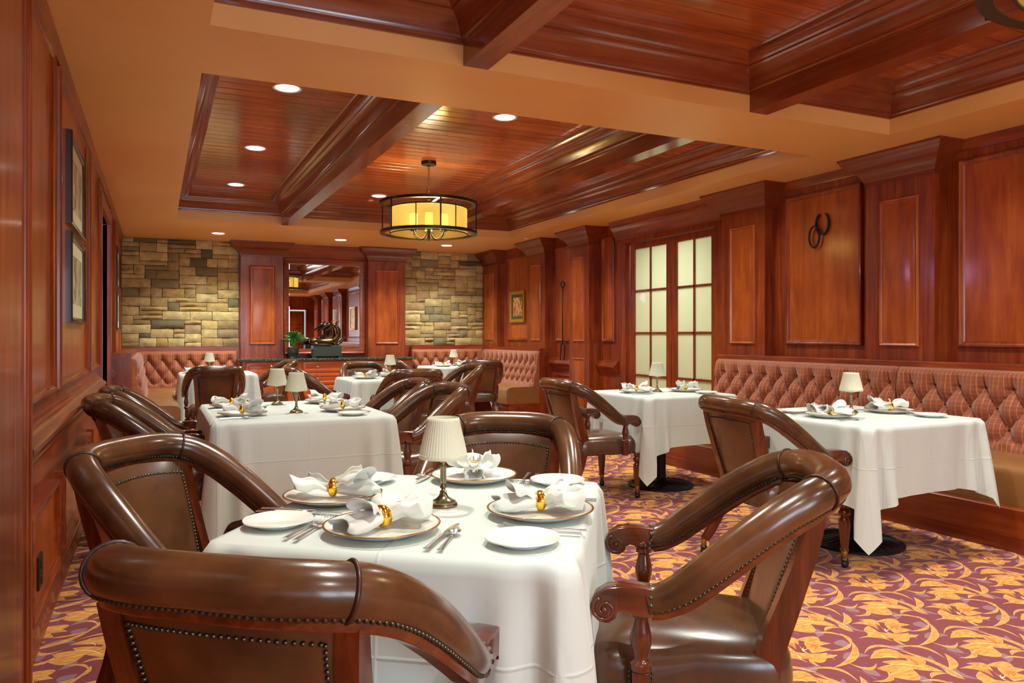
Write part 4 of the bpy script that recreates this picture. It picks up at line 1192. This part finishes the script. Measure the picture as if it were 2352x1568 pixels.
TABLES = [
 ('near', .69, 1.94, -35.5, .412, .438, .47, 'near table'),
 ('mid', .77, 4.87, 0, .49, .62, .47, 'middle table'),
 ('t2', 3.75, 5.06, 0, .42, .42, .37, 'table before the french doors'),
 ('t3', 3.755, 3.17, 0, .46, .46, .37, 'table beside the right banquette'),
 ('t4', 2.26, 8.05, 0, .42, .42, .42, 'small centre table'),
 ('t5', .69, 10.0, 0, .42, .42, .42, 'back left corner table'),
 ('t6', 4.06, 10.60, 0, .42, .42, .40, 'back right corner table'),
]
TI = {}
for i, (k, x, y, a, hw, hh, dr, nm) in enumerate(TABLES):
    base_table(hw, hh, (x, y, 0), radians(a), 'pedestal table under the white cloth of the %s' % nm)
    o = cloth(hw, hh, dr, 10+i, cm={'t3': (.7, .8, 1.12, .55), 't2': (.7, .8, 1.15, .6)}.get(k)).build('tablecloth', M['linen'], None, smooth=True, loc=(x, y, .762), rz=radians(a))
    tag(o, 'white linen cloth draped over the %s' % nm, 'tablecloth', 'white tablecloths')
    TI[k] = (x, y, radians(a), nm)
ZT = .7635

# ------------------------------------------------------------------ tableware prototypes
def m_plate():
    t = empty('dinner_plate', cat='plate', group='gold-rimmed dinner plates')
    MB().lathe([(.001, .003), (.075, .003), (.085, .0), (.09, .003), (.128, .017), (.138, .020), (.1385, .022), (.136, .0225), (.126, .020), (.092, .009), (.083, .0075), (.001, .0075)], 64, caps=False).build('plate_body', M['china'], t, smooth=60)
    MB().lathe([(.1383, .0205), (.1390, .022), (.1368, .0232), (.1335, .0224)], 64, caps=False).build('gold_rim', M['goldrim'], t, smooth=True)
    return t
def m_bread():
    t = MB().lathe([(.001, .002), (.045, .002), (.052, 0), (.055, .003), (.078, .012), (.085, .015), (.0845, .0175), (.076, .0155), (.055, .007), (.001, .006)], 60, rf=lambda a, z: 1+(.012*cos(a*6) if z > .009 else 0), caps=False).build('bread_plate', M['china'], smooth=60)
    tag(t, None, 'plate', 'white bread plates'); return t
def m_napkin(seed, bag=.10, petals=((-26, .11, 1, .030), (2, .125, -1, .034), (28, .11, 1, .030)), back=((10, .09, -1, .024),), bw=.046):
    R = random.Random(seed); ph = [R.uniform(0, 6) for _ in range(8)]; m = MB()
    # a puffy folded end on one side of the ring
    def b_(a, b):
        t = 2*pi*a; u = b; au = u**.7
        w = .013+(bw-.013)*au; h = .012+.012*au
        rr = 1+.13*au*sin(4*t+ph[0]+2*u)+.08*au*sin(7*t+ph[1]-3*u)
        if u > .9: rr *= 1-(u-.9)*2.2
        x = -.004-bag*u*(1-.10*cos(3*t+ph[2]))
        return (x, w*rr*cos(t)+.010*sin(4*u+ph[3])*u, max(.0035, .025-.004*au+h*rr*sin(t)+.006*sin(5*u+ph[4])*u))
    m.quadgrid(b_, 40, 22, closed_u=True)
    # rolled petals of cloth
    def petal(yaw, L, sg, r, x0=.0, base=.024, el=.10):
        dx, dy = cos(radians(yaw)), sin(radians(yaw)); pa, pb = R.uniform(0, 6), R.uniform(0, 6)
        def f(a, b):
            phi = (b-.5)*radians(250); rad_ = .006+r*a**.85*(1+.12*sin(3*phi+pa)); c = L*a*(1-.16*abs(b-.5)*2)
            lat = rad_*sin(phi)*(1.15+.25*a); up = rad_*(1-cos(phi))*.75*(1 if sg > 0 else -1)
            z = base+el*L*a+(0 if sg > 0 else .045*a)+up-.30*L*a*a*.5+.004*sin(11*a+pb)
            return (x0+dx*c-dy*lat, dy*c+dx*lat, max(.0035+.002*abs(b-.5), z))
        m.quadgrid(f, 18, 26)
    for q in petals: petal(*q)
    for (yaw, L, sg, r) in back: petal(180+yaw, L, sg, r, base=.034, el=.22)
    o = m.build('napkin', M['napkin'], smooth=True, fix=False)
    md = o.modifiers.new('thick', 'SOLIDIFY'); md.thickness = .0016
    tag(o, None, 'napkin', 'white linen napkins'); return o
def m_ring():
    m = MB()
    def f(a, b):
        t = 2*pi*a; s = 2*pi*b; Rm = .0215; r_ = .0105*(1+.28*cos(2*t)) ; 
        rad_ = Rm+r_*.50*cos(s)
        return (r_*1.0*sin(s), rad_*cos(t), .030+rad_*sin(t)*1.05)
    m.quadgrid(f, 40, 16, closed_u=True)
    o = m.build('napkin_ring', M['gold'], smooth=True); tag(o, None, 'napkin ring', 'gold napkin rings'); return o
def handle(m, y0, y1, w0, w1, z=.006):
    N = 10; pts = [(0, y0+(y1-y0)*i/N, z+.001*sin(pi*i/N)) for i in range(N+1)]
    ws = [w0+(w1-w0)*(i/N)**.7+(.0012 if i in (0, 9) else 0) for i in range(N+1)]
    m.sweep(pts, lambda i, t: [(ws[i]*cos(2*pi*k/8), .0022*sin(2*pi*k/8)) for k in range(8)], ref=(0, 0, 1))
def m_fork():
    m = MB(); handle(m, -.10, .02, .0065, .0028)
    m.quadgrid(lambda a, b: ((a*2-1)*(.0035+.0085*sin(b*pi/2)), .02+.03*b, .006+.002*b-.004*sin(b*pi)), 6, 6)
    for k in range(4):
        x = -.0105+k*.007; m.sweep([(x, .048, .008), (x, .07, .0095), (x*.98, .088, .013), (x*.96, .098, .0165)], lambda i, t: [(-.0018*(1-.5*t), -.0008), (.0018*(1-.5*t), -.0008), (.0018*(1-.5*t), .0008), (-.0018*(1-.5*t), .0008)], ref=(0, 0, 1))
    o = m.build('fork', M['silver'], smooth=40); tag(o, None, 'fork', 'dinner forks'); return o
def m_knife():
    m = MB(); handle(m, -.105, .01, .0075, .0055, .007)
    out = [(-.006, .01), (-.009, .05), (-.009, .09), (-.005, .118), (.004, .125), (.006, .115), (.006, .01)]
    b = len(m.v)
    for z in (.004, .006):
        for x, y in out: m.v.append((x, y, z))
    K = len(out)
    for k in range(K): m.f.append((b+k, b+(k+1) % K, b+K+(k+1) % K, b+K+k))
    m.f += [tuple(b+k for k in range(K)), tuple(b+K+k for k in range(K))]
    o = m.build('knife', M['silver'], smooth=40); tag(o, None, 'knife', 'table knives'); return o
def m_spoon():
    m = MB(); handle(m, -.085, .03, .0065, .0025)
    def f(a, b):
        t = 2*pi*a; r_ = b; return (.016*r_*sin(t), .055+.024*r_*cos(t), .003+.008*r_*r_)
    m.quadgrid(f, 24, 6, closed_u=True)
    o = m.build('spoon', M['silver'], smooth=50); o.modifiers.new('thick', 'SOLIDIFY').thickness = .0008; tag(o, None, 'spoon', 'teaspoons'); return o
def m_lamp():
    t = empty('table_lamp', cat='lamp', group='small brass table lamps')
    MB().lathe([(.001, 0), (.038, 0), (.040, .003), (.038, .007), (.034, .008), (.034, .012), (.028, .014), (.020, .019), (.012, .027), (.009, .036), (.0105, .039), (.006, .042), (.0055, .046), (.0095, .050), (.007, .055), (.0055, .060), (.008, .063), (.0085, .068), (.0085, .104), (.0095, .107), (.006, .112), (.0055, .117), (.010, .122), (.011, .128), (.006, .132), (.005, .16)], 28, caps=False).build('candlestick_base', M['lampbrass'], t, smooth=40)
    MB().lathe([(.0315, .126), (.0315, .134), (.029, .134), (.029, .126), (.0315, .126)], 28, caps=False).build('shade_carrier', M['shade'], t, smooth=30)
    rf = lambda a, z: 1+(.012*sin(a*46) if .141 < z < .232 else 0)
    m = MB().lathe([(.0655, .131), (.0665, .132), (.0655, .142), (.0640, .1425), (.0635, .150), (.0450, .2305), (.0455, .2315), (.0435, .241), (.0425, .2415), (.0420, .240), (.0635, .132)], 184, rf=rf, caps=False)
    m.build('shade', M['shade'], t, smooth=60)
    return t
P_plate, P_bread, P_ring, P_fork, P_knife, P_spoon, P_lamp = m_plate(), m_bread(), m_ring(), m_fork(), m_knife(), m_spoon(), m_lamp()
P_nap = [m_napkin(3, .12, ((-14, .11, 1, .026), (12, .12, -1, .026)), ((-30, .12, -1, .032), (14, .10, 1, .030)), .052),
         m_napkin(8, .11, ((-34, .10, 1, .030), (-6, .125, -1, .036), (20, .115, 1, .032), (40, .09, -1, .026)), ((12, .09, -1, .022),), .048),
         m_napkin(21, .10, ((-20, .13, -1, .030), (14, .12, 1, .028)), ((0, .10, -1, .026),), .05),
         m_napkin(34, .06, ((-40, .08, 1, .034), (-4, .10, 1, .040), (34, .09, 1, .034), (5, .07, -1, .030)), ((20, .07, 1, .026), (-22, .07, 1, .024)), .034)]
used = set()
def put(proto, loc, rz, lab):
    if proto.name not in used: used.add(proto.name); o = proto
    else: o = copy_tree(proto)
    o.location = loc; o.rotation_euler = (0, 0, rz); o['label'] = lab
    return o
# seat settings: table, local plate position on world axes, facing angle (deg, world), napkin angle, napkin kind, seat phrase, which extras
SET = [
 ('near', (.487, 1.745), 53, 25, 1, 'nearest the camera', 'bffks'),
 ('near', (.455, 2.135), -35, 160, 0, 'at the left chair', 'bfks'),
 ('near', (.930, 2.245), 233, 72, 3, 'behind the lamp', 'bffks'),
 ('near', (.905, 1.735), 145, -20, 1, 'at the right-hand chair', 'bffks'),
 ('mid', (.455, 4.60), 0, 162, 0, 'on the left, nearer of two', 'ks'),
 ('mid', (.445, 5.15), 0, 165, 2, 'on the left, farther of two', 'ks'),
 ('mid', (1.05, 4.65), 180, -20, 1, 'on the right, nearer of two', 'bff'),
 ('mid', (1.06, 5.25), 180, -15, 2, 'on the right, farther of two', 'bff'),
 ('t2', (3.54, 5.10), -8, 150, 1, 'at the club chair', 'fks'),
 ('t2', (4.00, 5.06), 180, -10, 3, 'on the banquette side', 'bf'),
 ('t3', (3.49, 3.12), 0, 165, 1, 'at the club chair', 'bffks'),
 ('t3', (4.03, 3.16), 180, -5, 0, 'on the banquette side', 'bffk'),
 ('t4', (2.05, 8.00), 0, 165, 0, 'at the left seat', 'b'),
 ('t4', (2.40, 8.25), 250, 0, 1, 'at the far seat', 'ff'),
 ('t5', (.43, 10.0), 0, 170, 0, 'at the left seat', 'bf'),
 ('t5', (.86, 10.05), 180, 10, 2, 'at the right seat', 'f'),
 ('t6', (3.90, 10.60), 0, 165, 2, 'at the left seat', 'b'),
 ('t6', (4.26, 10.72), 180, 10, 1, 'at the right seat', 'ff'),
]
for (k, (px, py), fa, na, nk, seat, ex) in SET:
    nm = TI[k][3]; F = Vector((cos(radians(fa)), sin(radians(fa)), 0)); Rt = Vector((F.y, -F.x, 0)); rz = radians(fa-90)
    where = '%s, %s' % (nm, seat)
    C0 = Vector((px, py, ZT))
    w = lambda a, b: tuple(C0+Rt*a+F*b)
    put(P_plate, w(0, 0), rz, 'gold-rimmed dinner plate, %s' % where)
    nz = .0195
    put(P_nap[nk], (px, py, ZT+nz-.008), radians(na), 'gathered white napkin on its plate, %s' % where)
    put(P_ring, (px, py, ZT+nz-.012), radians(na), 'gold napkin ring on its napkin, %s' % where)
    if 'b' in ex: put(P_bread, w(-.272, .005), rz, 'small white bread plate, %s' % where)
    if 'ff' in ex:
        put(P_fork, w(-.185, -.02), rz-.02, 'outer steel fork, %s' % where)
        put(P_fork, w(-.160, -.03), rz+.03, 'inner steel fork, %s' % where)
    elif 'f' in ex: put(P_fork, w(-.165, -.02), rz, 'single steel fork, %s' % where)
    if 'k' in ex: put(P_knife, w(.157, -.03), rz-.03, 'steel knife, %s' % where)
    if 's' in ex: put(P_spoon, w(.180, -.05), rz+.05, 'steel teaspoon, %s' % where)
LAMPS = [(.715, 1.945, 'near table'), (.77, 4.66, 'middle table, nearer one'), (.74, 5.24, 'middle table, farther one'), (3.76, 5.12, 'table before the french doors'), (3.80, 3.24, 'table beside the right banquette'), (2.42, 8.33, 'small centre table'), (.62, 10.3, 'back left corner table'), (4.16, 10.85, 'back right corner table')]
for x, y, nm in LAMPS:
    put(P_lamp, (x, y, ZT), rnd.uniform(0, 6), 'brass lamp with pleated cream shade on the %s' % nm)
